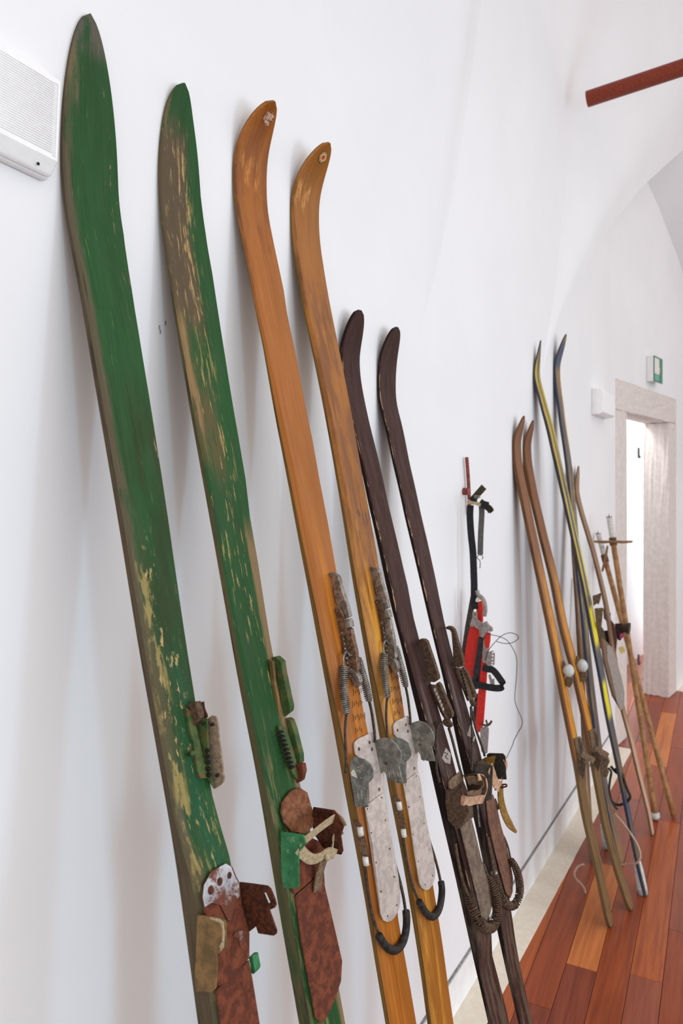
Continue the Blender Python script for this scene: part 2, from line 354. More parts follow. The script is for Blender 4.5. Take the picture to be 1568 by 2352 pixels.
# ---------------- skis ----------------
class Ski: pass
def make_ski(key, label, mats, rows, tip, w0, th0, tipL=0.2, tb=None, t0=None, wl=None, thl=None, tail=None, ztop_max=None, name='ski', group=None, cham=0.12, thtip=0.006, tailw=1.0, ridge=0.0, tipP=0.62):
    """rows: (kind, px, py) down from the tip: 'C' face centre, 'R' right face edge, 'S' back left edge; profile lies in the ski's own upright plane"""
    s = Ski(); s.w0 = w0
    smin = min(r[1] for r in rows if r[0] == 'S')
    if t0 is None:
        k = (smin-CX)/FPX; t0 = (DW-.0015)/((ST-CT*k)/(CT+ST*k))
    s.t0 = t0; tb = t0 if tb is None else tb; zt = 2.2
    def plane(px, py, du):
        r = ray(px, py)                                     # x = tb + (t0-tb)*z/zt + du
        a = (t0-tb)/zt; lam = (tb+a*H+du)/(r.x-a*r.z); return C0+r*lam
    def build(Nf):
        P = []
        for kd, px, py in [('C',)+tuple(tip)]+rows:
            du = {'C': w0/2, 'R': w0, 'S': 0}[kd]; p = plane(px, py, du); q = Vector((p.y, p.z))
            if kd != 'S' and Nf: q = q-Nf(q)*(th0 if kd == 'R' else th0*.7)
            P.append(q)
        return P
    P = build(None)
    d = (P[-1]-P[len(P)//2]).normalized(); Nn = Vector((d.y, -d.x)); Nn = Nn if Nn.x < 0 else -Nn
    P = build(lambda q: Nn); P = [Vector((min(q.x, DW-.0012), q.y)) for q in P]
    if tail is None:                                        # straight on down to the floor
        a, b = P[-4], P[-1]; d = (b-a).normalized(); P.append(b+d*(b.y-.0005)/(-d.y))
    else:
        g = onz(*tail); P.append(Vector((g.y, .0008)))
    P = P[::-1]; L = [0]
    for a, b in zip(P, P[1:]): L.append(L[-1]+(b-a).length)
    nn = 260; C = []; i = 0
    for j in range(nn+1):
        d = L[-1]*j/nn
        while i < len(L)-2 and L[i+1] < d: i += 1
        C.append(P[i].lerp(P[i+1], (d-L[i])/(L[i+1]-L[i])))
    tz = C[-1]
    for it in range(60):
        C = [C[0]]+[(C[i-1]+C[i]*2+C[i+1])/4 if (it < 14 or (nn-i)*L[-1]/nn > .5) else C[i] for i in range(1, nn)]+[C[-1]]
    s.C = C; n = len(C); s.S = [0]
    for i in range(1, n): s.S.append(s.S[-1]+(C[i]-C[i-1]).length)
    s.L = s.S[-1]
    s.N = []
    for i in range(n):
        t = (C[min(i+1, n-1)]-C[max(i-1, 0)]).normalized(); s.N.append(Vector((-t.y, t.x)))
    s.X0 = lambda z: tb+(t0-tb)*z/zt
    wl = wl or [(0, 1), (1, 1)]; thl = thl or []
    def interp(tb_, v):
        if v <= tb_[0][0]: return tb_[0][1]
        for (a, x), (b, y) in zip(tb_, tb_[1:]):
            if v <= b: return x+(y-x)*(v-a)/(b-a)
        return tb_[-1][1]
    # lists given against image row are converted to distance along the ski
    def conv(lst): return sorted((s_of_row(s, py), v) for py, v in lst)
    s.wf = []; s.tf = []
    thc = conv(thl) if thl else [(0, th0)]; wc = conv(wl) if wl[0][0] > 5 else [(0, w0)]
    for i in range(n):
        D = s.L-s.S[i]; f = 1.0 if D >= tipL else (1-(1-D/tipL)**2)**tipP
        wd = interp(wc, s.S[i]); 
        if s.S[i] < .05 and tailw < 1: f *= tailw+(1-tailw)*(s.S[i]/.05)**.6
        s.wf.append(max(.002, wd*f)); tt = interp(thc, s.S[i]); s.tf.append(thtip+(tt-thtip)*min(1, D/(tipL*1.6)))
    s.wnom = [interp(wc, v) for v in s.S]
    root = thing(name, label, 'ski', (s.X0(0)+w0/2, C[0].x, 0), group); s.root = root
    bm = bmesh.new(); uvl = bm.loops.layers.uv.new('UVMap'); rings = []
    for i in range(n):
        xc = s.X0(C[i].y)+s.wnom[i]/2; hw = s.wf[i]/2; th = s.tf[i]; c = min(cham*th, hw*.3)+.0004; rd = ridge*min(1, hw/(w0*.5))
        ring = []
        for u, h in ((-hw, .0006), (-hw, th-c), (-hw+c, th), (0, th+rd), (hw-c, th), (hw, th-c), (hw, .0006), (hw-.0008, 0), (-hw+.0008, 0)):
            p = C[i]+s.N[i]*h; ring.append(bm.verts.new((xc+u, p.x, p.y)))
        rings.append(ring)
    def face(vs, ii, us, mi):
        f = bm.faces.new(vs); f.material_index = mi
        for lp, a, b in zip(f.loops, us, ii): lp[uvl].uv = (a, s.L-s.S[b])
    m = 9
    for i in range(n-1):
        for k in range(m):
            k2 = (k+1) % m; mi = 0 if k in (1, 2, 3, 4) else 1
            ua = rings[i][k].co.x-s.X0(C[i].y) if mi == 0 else (k*.017); ub = rings[i][k2].co.x-s.X0(C[i].y) if mi == 0 else (k*.017+.013)
            face((rings[i][k], rings[i][k2], rings[i+1][k2], rings[i+1][k]), (i, i, i+1, i+1), (ua, ub, ub, ua), mi)
    for rr, ii in ((rings[0], 0), (rings[-1][::-1], n-1)):
        f = bm.faces.new(rr); f.material_index = 1
        for lp in f.loops: lp[uvl].uv = (lp.vert.co.x-s.X0(0), s.L-s.S[ii])
    s.body = link('board', bm, mats, root)
    for p in s.body.data.polygons: p.use_smooth = False
    print('SKI', key, 't0 %.3f base y %.3f len %.3f tip z %.2f' % (t0, C[0].x, s.L, C[-1].y)); return s
def at_s(s, sv):
    sv = max(0, min(s.L-1e-6, sv)); lo = 0
    while lo < len(s.S)-2 and s.S[lo+1] < sv: lo += 1
    f = (sv-s.S[lo])/(s.S[lo+1]-s.S[lo]); mx = lambda a: a[lo]*(1-f)+a[lo+1]*f
    return mx(s.C), mx(s.N), mx(getattr(s, 'tf', [0.012]*len(s.S)))
def W(s, l):                                                # (along, across, height above top face) -> world
    c, N, t = at_s(s, l[0]); p = c+N*(t+l[2])
    if l[0] < 0: p = p+(s.C[1]-s.C[0]).normalized()*l[0]
    return Vector((s.X0(p.y)+l[1], p.x, p.y))
def s_of_row(s, py, h=0.0):
    best = None
    for i in range(len(s.S)):
        p = s.C[i]; P = Vector((s.X0(p.y), p.x, p.y)); v = abs(proj(P)[1]-py)
        if best is None or v < best[0]: best = (v, s.S[i])
    return best[1]
def onS(s, px, py, h=0.0):                                  # pixel on the ski's top face raised by h -> local
    r = ray(px, py); best = None
    for i in range(len(s.S)):
        p = s.C[i]+s.N[i]*(s.tf[i]+h); f = p.x*r.z-(p.y-H)*r.y
        if best is not None and (f > 0) != (best[0] > 0) and abs(p.x) > 0:
            f0, i0 = best; t = f0/(f0-f); sv = s.S[i0]*(1-t)+s.S[i]*t; q = (s.C[i0]+s.N[i0]*(s.tf[i0]+h))*(1-t)+p*t
            lam = q.x/r.y; return (sv, C0.x+r.x*lam-s.X0(q.y), h)
        best = (f, i)
    return (0.0, 0.0, h)
def onU(s, px, py, u):                                      # pixel on the upright plane at width u -> local
    r = ray(px, py); a = (s.X0(1)-s.X0(0)); lam = (s.X0(0)+a*H+u)/(r.x-a*r.z); P = C0+r*lam; q = Vector((P.y, P.z)); best = None
    for i in range(len(s.S)):
        d = (q-s.C[i]).length
        if best is None or d < best[0]: best = (d, i)
    i = best[1]; T = (s.C[min(i+1, len(s.C)-1)]-s.C[max(i-1, 0)]).normalized(); dv = q-s.C[i]
    return (s.S[i]+dv.dot(T), u, dv.dot(s.N[i])-s.tf[i])
def V(s, px, py): return s.L-onS(s, px, py)[0]
def shift(lp, ds): return [(a+ds, b, c) for a, b, c in lp]
def plateS(s, name, lp, th, mat, parent=None, bv=.0008, smooth=False):
    if s in NEAR: lp = [(a, max(b, .0012), c) for a, b, c in lp]
    
    bm = bmesh.new(); bm_prism(bm, [W(s, l) for l in lp], [W(s, (l[0], l[1], l[2]+th)) for l in lp])
    o = (sub if parent else link)(name, bm, mat, parent or s.root); return bevel(o, bv) if bv else o
def plateU(s, name, lp, wd, mat, parent=None, bv=.0008):
    """plate standing on edge: outline lp in an upright plane, thickness wd across"""
    bm = bmesh.new(); bm_prism(bm, [W(s, l) for l in lp], [W(s, (l[0], l[1]+wd, l[2])) for l in lp])
    o = (sub if parent else link)(name, bm, mat, parent or s.root); return bevel(o, bv) if bv else o
def tubeL(s, name, lp, r, mat, parent=None, sides=8, n=40):
    bm = bmesh.new(); bm_tube(bm, cr([W(s, l) for l in lp], n), r, sides)
    return (sub if parent else link)(name, bm, mat, parent or s.root, smooth=True)
def springL(s, name, lp, R, wire, turns, mat, parent=None):
    bm = bmesh.new(); path = cr([W(s, l) for l in lp], 24); env = lambda t: R*(0.72+0.28*min(1, t*9, (1-t)*9))
    bm_tube(bm, helix(path, env, turns, 10), wire, 5)
    bm_tube(bm, path, R*.55, 8)
    return (sub if parent else link)(name, bm, mat, parent or s.root, smooth=True)
def ribL(s, name, lp, wdir, wd, th, mat, parent=None, n=30):
    bm = bmesh.new(); bm_ribbon(bm, cr([W(s, l) for l in lp], n), wdir, wd, th)
    return (sub if parent else link)(name, bm, mat, parent or s.root, smooth=False)
def studs(s, name, lps, r, h, mat, parent=None, ball=False):
    for l in lps:
        bm = bmesh.new(); a = W(s, l); b = W(s, (l[0], l[1], l[2]+h))
        if ball: bm_ball(bm, a, r)
        else: bm_tube(bm, [a, b], r, 8)
        (sub if parent else link)(name, bm, mat, parent or s.root, smooth=ball)
# --- wood and paint of each ski
GRN, GRN2, TAN, TANL, BRN, DRK = (0.011, 0.062, 0.014), (0.018, 0.092, 0.020), srgb(150, 124, 88), srgb(186, 158, 104), srgb(98, 78, 62), srgb(52, 44, 34)
green_face = layered('green_ski_paint_worn', GRN, GRN2, [
    (srgb(92, 80, 62), .95, (40, 9), .30, .45, [('u', -.01, .010, .006), ('v', .0, 3, .01)]),
    (srgb(112, 96, 72), .9, (40, 9), .30, .5, [('u', -.01, .024, .006), ('v', 0.0, .13, .04)]),
    (srgb(92, 84, 74), .9, (50, 14), .35, .55, [('v', -.05, .055, .02)]),
    (srgb(84, 76, 50), .9, (34, 5), .42, .54, [('u', -.01, .022, .006), ('v', .80, 3, .15)]),
    (srgb(40, 56, 24), .85, (20, 3), .40, .55, [('v', .58, 1.02, .08), ('u', .018, .1, .01)]),
    (srgb(24, 80, 50), .8, (20, 3), .45, .6, [('v', .9, 1.75, .06), ('u', .008, .055, .01)]),
    (TANL, .95, (150, 44), .57, .60, [('v', .78, 1.18, .05), ('u', .006, .052, .012)]),
    (srgb(160, 138, 84), .95, (150, 40), .56, .60, [('v', 1.10, 1.65, .05), ('u', .010, .06, .008)]), (srgb(150, 132, 78), .9, (60, 14), .50, .56, [('v', .80, 1.35, .04), ('u', .004, .026, .006)]), (srgb(150, 122, 80), .75, (70, 12), .48, .55, [('v', 1.36, 1.52, .03), ('u', .030, .058, .008)]),
    (srgb(126, 108, 74), .8, (110, 14), .52, .60, [('v', 1.63, 1.95, .06), ('u', .025, .075, .01)]),
    (srgb(112, 150, 84), .8, (420, 16), .640, .70, [('v', .05, 1.9, .05)]), (srgb(20, 44, 18), .6, (300, 6), .55, .68, []), (srgb(120, 146, 92), .7, (900, 60), .66, .72, []),
    (TAN, .9, (200, 20), .60, .64, [('u', .072, .1, .004)]),
], rough=.50)
side_brown = layered('worn_brown_ski_side', srgb(74, 62, 46), srgb(100, 84, 62), [(DRK, .8, (60, 6), .5, .62, []), (srgb(22, 62, 28), .95, (30, 3), .3, .42, [('v', 1.52, 1.92, .06)]), (srgb(52, 56, 34), .9, (30, 3), .3, .5, [('v', 1.9, 3, .06)])], rough=.7)
green_side = layered('green_brown_ski_side', srgb(78, 74, 44), srgb(104, 94, 62), [(DRK, .8, (60, 6), .5, .62, []), ((.02, .06, .02), .7, (30, 3), .48, .58, [('v', 1.3, 3, .1)])], rough=.7)
green_face2 = layered('green_ski_paint_heavily_worn', GRN, GRN2, [
    (srgb(88, 72, 54), .96, (24, 4), .22, .32, [('v', .085, .42, .03), ('u', -.01, .062, .01)]),
    (srgb(96, 80, 50), .8, (24, 4), .40, .52, [('v', .38, .66, .06), ('u', -.01, .05, .012)]),
    (srgb(112, 92, 66), .9, (80, 10), .40, .50, [('v', -.05, .09, .02), ('u', -.01, .022, .008)]),
    (srgb(178, 146, 94), .96, (170, 14), .53, .58, [('v', .10, .50, .05), ('u', .040, .066, .010)]),
    (srgb(168, 140, 88), .9, (170, 18), .57, .61, [('v', .08, 1.0, .03), ('u', .0, .075, .01)]),
    (srgb(128, 104, 72), .95, (40, 5), .30, .42, [('v', .76, 1.6, .04), ('u', .062, .09, .005)]),
    (srgb(140, 112, 74), .9, (60, 8), .42, .50, [('v', .40, .62, .04), ('u', -.01, .014, .006)]),
    (srgb(44, 62, 40), .8, (20, 4), .42, .6, [('v', .70, .95, .06), ('u', .0, .05, .01)]),
    (srgb(126, 112, 74), .75, (220, 12), .50, .58, [('v', 1.1, 2.2, .1), ('u', -.01, .024, .006)]),
    (srgb(130, 116, 76), .8, (120, 9), .54, .60, [('v', 1.1, 2.2, .1), ('u', .0, .05, .02)]),
    (srgb(150, 168, 92), .5, (330, 14), .66, .70, [('v', .6, 1.9, .05)]),
], rough=.55)
def varnish(name, a, b, extra, r=.36): return layered(name, a, b, extra, rough=r, gscale=(500, 4, 1), bump=.15)
OR1, OR2 = srgb(148, 84, 27), srgb(176, 106, 38)
orange_face = varnish('orange_varnished_wood', OR1, OR2, [
    (srgb(216, 150, 74), .7, (60, 16), .46, .60, [('v', .115, .165, .012), ('u', .012, .070, .008)]),
    (srgb(120, 66, 26), .6, (20, 5), .45, .60, [('v', -.1, .42, .10)]),
    (srgb(84, 52, 24), .8, (50, 8), .40, .56, [('v', -.05, .30, .05), ('u', -.01, .008, .004)]),
    (srgb(60, 36, 16), .75, (160, 10), .66, .70, []),
    (srgb(212, 132, 40), .6, (30, 2), .42, .58, [('v', .85, 1.9, .15), ('u', .01, .05, .02)])])
orange_face2 = varnish('amber_varnished_wood_scuffed', srgb(142, 86, 32), srgb(174, 110, 40), [
    (srgb(220, 160, 84), .7, (60, 16), .46, .60, [('v', .10, .15, .012), ('u', .008, .060, .008)]),
    (srgb(112, 66, 30), .75, (30, 7), .42, .58, [('v', .30, 1.35, .1)]),
    (srgb(66, 44, 22), .9, (90, 16), .55, .64, [('v', .75, 1.40, .06), ('u', .020, .09, .01)]),
    (srgb(80, 50, 24), .8, (50, 8), .40, .56, [('v', -.05, .35, .05), ('u', -.01, .008, .004)]),
    (srgb(226, 160, 58), .75, (34, 2.5), .42, .55, [('v', .85, 2.3, .1), ('u', .004, .036, .010)])])
olive_side = layered('dark_olive_wood_side', srgb(104, 76, 32), srgb(140, 102, 44), [(srgb(44, 32, 18), .85, (130, 5), .52, .62, [])], rough=.45, gscale=(400, 4, 1))
DB, DB2 = srgb(54, 32, 28), srgb(68, 42, 36)
dark_face = layered('dark_brown_paint', DB, DB2, [
    (srgb(178, 146, 112), .95, (260, 17), .52, .56, [('u', -.01, .0022, .0006), ('v', .12, 1.3, .1)]),
    (srgb(128, 110, 100), .55, (120, 10), .58, .70, [('v', .25, .75, .08)]),
    (srgb(112, 100, 94), .7, (60, 4), .45, .62, [('v', .85, 1.5, .12), ('u', .004, .040, .01)]),
    (srgb(96, 80, 66), .75, (50, 8), .42, .58, [('v', 1.35, 2.1, .1)]),
    (srgb(150, 128, 104), .8, (220, 30), .66, .69, [])], rough=.45, spec=.10)
dark_side = layered('dark_brown_side', srgb(26, 17, 15), srgb(40, 27, 23), [(srgb(150, 118, 84), .8, (140, 14), .60, .66, []), (srgb(96, 84, 72), .7, (60, 5), .45, .6, [('v', 1.2, 2.4, .1)])], rough=.6, spec=.10)
# --- the six skis in front
sk1 = make_ski('1', 'green ski with the tallest tip, leftmost, beside the ribbed wall lamp', [green_face, side_brown],
    [('C', 191, 79), ('C', 191, 127), ('C', 198, 246), ('S', 137.5, 400), ('S', 148, 500), ('S', 168, 600), ('S', 187, 700), ('S', 203, 800), ('S', 219.5, 900), ('S', 237, 1000), ('S', 254, 1100), ('S', 271.5, 1200), ('S', 287, 1300), ('S', 303, 1400), ('S', 319, 1500), ('S', 337, 1600), ('S', 355, 1700), ('S', 373, 1800), ('S', 390, 1900), ('S', 407, 2000), ('S', 419.5, 2100), ('S', 433, 2200), ('S', 447, 2300)],
    (205, 31), .100, .013, tipL=.23, tipP=.56, wl=[(100, .098), (350, .1005), (500, .1015), (600, .096), (700, .092), (900, .089), (1100, .085), (1300, .080), (1500, .076), (1700, .0725), (2300, .074)], thl=[(400, .009), (900, .013), (1500, .0145), (1760, .0135), (1870, .0140), (1940, .020), (2010, .029), (2100, .033), (2300, .034)], cham=.25, ridge=.001)
sk2 = make_ski('2', 'green ski worn to brown near its tip, second from the left', [green_face2, green_side],
    [('C', 419, 236), ('C', 412, 270), ('C', 411, 324), ('S', 361, 380), ('S', 366, 500), ('S', 381, 600), ('S', 395, 700), ('S', 412, 800), ('S', 428, 900), ('S', 446, 1000), ('S', 464, 1100), ('S', 482.5, 1200), ('S', 500, 1300), ('S', 517.5, 1400), ('S', 535, 1500), ('S', 552, 1600), ('S', 573, 1700), ('S', 593, 1800), ('S', 608, 1900), ('S', 625.5, 2000), ('S', 641, 2100), ('S', 659, 2200), ('S', 677, 2300)],
    (430, 186), .100, .013, tipL=.19, tipP=.54, wl=[(150, .096), (400, .099), (500, .106), (600, .108), (700, .107), (800, .1045), (900, .102), (1000, .100), (1100, .097), (1200, .089), (1300, .087), (1400, .083), (1500, .080), (2300, .078)], thl=[(400, .005), (700, .008), (1200, .012), (1400, .014), (1600, .016), (1800, .019), (1950, .026), (2300, .028)], cham=.25)
sk3 = make_ski('3', 'orange varnished ski with a worn round sticker and bright springs, just right of the green pair', [orange_face, olive_side],
    [('C', 619, 251), ('C', 598, 299), ('C', 584, 341), ('C', 577, 387), ('S', 533, 425), ('S', 536, 460), ('S', 543.6, 501), ('S', 555, 556.5), ('S', 566.6, 611.6), ('S', 578, 669), ('S', 586, 717), ('S', 604.6, 802), ('S', 621, 904), ('S', 640, 1006), ('S', 661, 1108), ('S', 678.6, 1210), ('S', 702, 1327), ('S', 725.5, 1455), ('S', 749, 1583), ('S', 772.7, 1710), ('S', 778, 1752), ('S', 798, 1854), ('S', 817, 1956), ('S', 836.5, 2058), ('S', 852, 2160), ('S', 864.6, 2237), ('S', 882.4, 2339)],
    (636, 225), .100, .012, tipL=.16, tipP=.50, wl=[(300, .100), (500, .104), (640, .104), (700, .100), (900, .096), (1006, .096), (1108, .091), (1210, .089), (1327, .083), (1455, .081), (1583, .078), (1659, .075), (2165, .076), (2339, .076)], thl=[(400, .005), (700, .0055), (1000, .0125), (1300, .018), (1455, .0215), (1583, .0245), (1750, .028), (1950, .029), (2080, .022), (2165, .017), (2300, .018)], cham=.5)
sk4 = make_ski('4', 'scuffed amber ski with a small red-centred sticker, overlapping the first dark brown ski', [orange_face2, olive_side],
    [('C', 747, 347), ('C', 736, 365), ('C', 720, 400), ('C', 708, 432), ('C', 702, 463), ('C', 700, 498), ('S', 666, 513), ('S', 670, 556.5), ('S', 676.8, 605), ('S', 686, 662), ('S', 696, 717), ('S', 715, 802), ('S', 736, 904), ('S', 755, 1006), ('S', 773, 1108), ('S', 790, 1210), ('S', 807, 1327), ('S', 830, 1455), ('S', 852, 1583), ('S', 869.6, 1685), ('S', 889, 1803), ('S', 910.5, 1905), ('S', 929.6, 2007), ('S', 945, 2109), ('S', 963, 2211), ('S', 979, 2345)],
    (762, 322), .100, .012, tipL=.16, tipP=.50, wl=[(300, .100), (582, .107), (717, .106), (802, .102), (904, .099), (1006, .095), (1108, .093), (1287, .094), (1327, .091), (1583, .081), (1685, .075), (2007, .073), (2345, .079)], thl=[(400, .006), (700, .010), (1000, .0125), (1108, .0135), (1300, .018), (1500, .023), (1600, .027), (1850, .029), (1950, .024), (2300, .0185)], cham=.5)
sk5 = make_ski('5', 'dark brown ski partly hidden behind the amber ski', [dark_face, dark_side],
    [('C', 822, 735), ('C', 811, 777), ('C', 805, 806), ('R', 828, 829), ('R', 832, 875), ('R', 840, 916.5), ('R', 851.5, 971.5), ('R', 865, 1024), ('R', 881, 1088.6), ('R', 895, 1157.5), ('R', 910, 1217), ('S', 886.9, 1350), ('S', 907, 1432.6), ('S', 924, 1490), ('S', 943.6, 1583), ('S', 957.6, 1634), ('S', 984.5, 1752), ('S', 1007, 1854), ('S', 1031.7, 1956), ('S', 1054.6, 2058), ('S', 1071, 2134.7), ('S', 1094, 2236.7), ('S', 1119, 2343)],
    (829, 708), .082, .012, tipL=.10, tipP=.46, thtip=.010, t0=1.45, wl=[(780, .082), (1024, .080), (1157, .078), (1356, .078), (1432, .075), (1500, .070), (1752, .066), (1956, .066), (2134, .068), (2343, .075)], thl=[(800, .009), (1200, .011), (1356, .014), (1432, .010), (1490, .012), (1583, .016), (1650, .020), (1752, .027), (1900, .033), (2080, .034), (2180, .022), (2240, .010), (2343, .011)], cham=.2)
sk6 = make_ski('6', 'dark brown ski with a chipped light edge line, nearest the red hanging frame', [dark_face, dark_side],
    [('C', 904, 780), ('C', 893, 820), ('S', 865.5, 865), ('S', 865, 890), ('S', 868, 925), ('S', 876.8, 955.5), ('S', 888, 1001), ('S', 899.7, 1059), ('S', 913.5, 1116), ('S', 925, 1169), ('S', 935, 1217), ('S', 942, 1241), ('S', 964.4, 1337), ('S', 986, 1432.6), ('S', 1002.6, 1500), ('S', 1028, 1604), ('S', 1043, 1680), ('S', 1064, 1777), ('S', 1081, 1851), ('S', 1100, 1937), ('S', 1121, 2045), ('S', 1141, 2137), ('S', 1165.7, 2251), ('S', 1190, 2350)],
    (914, 748), .090, .010, tipL=.11, tipP=.46, thtip=.008, wl=[(780, .090), (882, .093), (971, .090), (1070, .084), (1173, .082), (1241, .081), (1337, .076), (1432, .068), (1604, .066), (1937, .068), (2137, .066), (2251, .061), (2350, .060)], thl=[(800, .006), (971, .008), (1173, .0085), (1337, .009), (1500, .009), (1604, .014), (1740, .026), (1900, .030), (2020, .028), (2110, .018), (2200, .012), (2350, .008)], cham=.2)

for s_, wb_ in ((sk1, .0735), (sk2, .078), (sk3, .076), (sk4, .075), (sk5, .067), (sk6, .067)): s_.wb = wb_
NEAR = (sk1, sk2, sk3, sk4, sk5, sk6)
# ---------------- bindings of the six near skis ----------------
cB, cC, cG, cH, cK, cQ, cR = crop(640, 1200, 3.92), crop(760, 1752, 3.92), crop(380, 1560, 5.227), crop(380, 1950, 5.6), crop(340, 1480, 2.698), crop(920, 1400, 4.9), crop(960, 1680, 3.5)
SS = lambda s, c, pts, h=0.0: [onS(s, *c(x, y), h) for x, y in pts]
UU = lambda s, c, pts, u: [onU(s, *c(x, y), u) for x, y in pts]
def UVp(s, px, py, u, lift=.0065):
    l = onU(s, px, py, u)
    if .002 < u < s.wb*.97 and l[2] < lift: l = onS(s, px, py, lift)
    return l
UV = lambda s, c, pts: [UVp(s, *c(x, y), u if (u > .008 or u < 0) else -.0035) for x, y, u in pts]
steel = mottled('dull_galvanised_steel', srgb(112, 106, 98), srgb(158, 150, 142), srgb(82, 70, 60), scale=40, rough=0.36, metal=0.6, bump=0.25, t3=0.68)
zinc = mottled('grey_green_zinc', srgb(112, 112, 104), srgb(150, 150, 140), srgb(84, 80, 74), scale=34, rough=0.5, metal=0.45, bump=0.3, t3=0.64)
alu = mottled('scuffed_aluminium_plate', srgb(176, 162, 154), srgb(200, 186, 178), srgb(132, 116, 108), scale=30, rough=0.5, metal=0.25, bump=0.2, t3=0.62)
brown_metal = mottled('browned_steel', srgb(96, 70, 52), srgb(136, 108, 88), srgb(160, 148, 138), scale=60, rough=0.55, metal=0.4, t3=0.62)
rust = mottled('rust', srgb(84, 42, 28), srgb(116, 60, 38), srgb(70, 34, 22), scale=30, rough=0.85, bump=0.6, t3=0.58)
rust_dark = mottled('dark_rust', srgb(58, 30, 18), srgb(98, 52, 30), srgb(150, 112, 84), scale=80, rough=0.85, bump=0.8, t3=0.66)
old_iron = mottled('old_brown_iron', srgb(72, 54, 42), srgb(104, 82, 64), srgb(126, 92, 64), scale=70, rough=0.75, metal=0.2, bump=0.6, t3=0.62)
grey_rust = mottled('grey_pitted_metal', srgb(128, 108, 90), srgb(158, 140, 118), srgb(78, 62, 50), scale=80, rough=0.75, bump=0.7, t3=0.60)
green_rust = mottled('green_paint_over_rust', srgb(52, 78, 40), srgb(84, 96, 52), srgb(112, 72, 44), scale=22, rough=0.65, bump=0.6, t3=0.56)
green_flake = mottled('flaking_green_enamel', srgb(36, 104, 60), srgb(58, 128, 80), srgb(150, 160, 140), scale=22, rough=0.5, bump=0.5, t3=0.56)
ear_brown = mottled('ochre_brown_coated_metal', srgb(96, 76, 44), srgb(132, 100, 58), srgb(60, 84, 48), scale=14, rough=0.65, bump=0.4, t3=0.60)
whitewash = mottled('white_paint_on_rust', srgb(190, 190, 192), srgb(150, 150, 156), srgb(104, 56, 38), scale=11, rough=0.7, bump=0.7, t3=0.50)
black_rub = mottled('black_rubber_sleeve', (0.012, 0.011, 0.010), (0.035, 0.03, 0.027), scale=60, rough=0.6)
dark_cable = mottled('dark_cable', srgb(52, 42, 34), srgb(80, 66, 54), scale=90, rough=0.6, metal=0.3)
webbing = mottled('tan_webbing', srgb(158, 138, 108), srgb(190, 170, 138), srgb(120, 100, 76), scale=90, rough=0.9, bump=0.6, t3=0.62)
leather = mottled('pale_leather', srgb(172, 132, 104), srgb(204, 168, 138), srgb(120, 84, 62), scale=60, rough=0.7, t3=0.62)
ochre = mottled('ochre_leather', srgb(110, 78, 28), srgb(142, 104, 42), srgb(70, 48, 20), scale=50, rough=0.6, t3=0.66)
brn_lea = mottled('brown_grey_leather', srgb(98, 78, 60), srgb(128, 104, 82), srgb(70, 52, 40), scale=50, rough=0.75, t3=0.6)
hole = mottled('dark_hole', (0.012, 0.010, 0.009), (0.02, 0.018, 0.015), scale=50, rough=0.9)
porcelain = mottled('white_enamel', srgb(214, 208, 198), srgb(236, 230, 222), srgb(96, 84, 72), scale=60, rough=0.4, t3=0.66)
ink = mottled('dark_stamp_ink', srgb(60, 34, 16), srgb(84, 48, 22), scale=90, rough=0.7)
EXP = lambda lp, k: lp
# ===== ski 1
s = sk1; w1 = s.wb
lv = plateU(s, 'toe_lever', UU(s, cG, [(495, 480), (545, 440), (600, 450), (620, 500), (640, 700), (665, 900), (690, 1130), (703, 1180), (690, 1240), (640, 1290), (575, 1325), (545, 1210), (520, 1000), (500, 700)], .070), .003, grey_rust)
plateU(s, 'lever_flange', UU(s, cG, [(345, 560), (380, 500), (450, 465), (497, 480), (502, 700), (522, 1000), (547, 1200), (572, 1320), (500, 1190), (450, 1050), (400, 850), (355, 650)], .062), .003, green_rust)
for i, (x, y) in enumerate(((500, 860), (505, 930), (512, 1000), (515, 1080), (520, 1150), (560, 545), (455, 535), (620, 1155))):
    uu = .060 if i < 5 or i == 6 else .067; a = W(s, onU(s, *cG(x, y), uu)); link('lever_hole', bm_disc(bmesh.new(), a, (1, 0, 0), .0022 if i > 4 else .003, .004), hole, s.root)
plateU(s, 'lever_claw', UU(s, cG, [(200, 325), (262, 300), (350, 285), (372, 340), (400, 470), (345, 565), (310, 500), (262, 380)], .052), .012, old_iron)
plateU(s, 'claw_blade', UU(s, cG, [(365, 300), (450, 268), (460, 350), (500, 450), (490, 470), (405, 472), (380, 400)], .066), .003, rust_dark)
plateS(s, 'lever_base', SS(s, cG, [(215, 345), (262, 385), (310, 500), (350, 640), (400, 860), (455, 1060), (500, 1190), (380, 1195), (345, 1090), (320, 950), (300, 760), (250, 600)]), .006, green_rust)
tubeL(s, 'hinge_pin', SS(s, cG, [(300, 900), (345, 885)], .008), .004, green_rust)
fp = [(1060, 1430), (1090, 1600), (1140, 1900), (1180, 2120)]
P0 = SS(s, cH, [(655, 1790), (1058, 1425), (1090, 1600), (1140, 1900), (1195, 2250)], .001)
Q0 = SS(s, cH, [(600, 1860), (655, 2250)], .001)
lo = [(P0[4][0]-.17, P0[4][1]-.004, .001), (P0[4][0]-.19, .045, .001), (P0[4][0]-.17, .016, .001)]
plateS(s, 'heel_plate', [P0[0], P0[1], P0[2], P0[3], P0[4]]+lo+[Q0[1], Q0[0]], .0025, rust)
plateS(s, 'toe_plate', SS(s, cH, [(770, 185), (840, 225), (885, 340), (940, 440), (960, 700), (1060, 1080), (1058, 1400), (760, 1720), (655, 1765), (560, 1500), (410, 900), (465, 730), (450, 620), (490, 460), (590, 280)], .002), .003, rust)
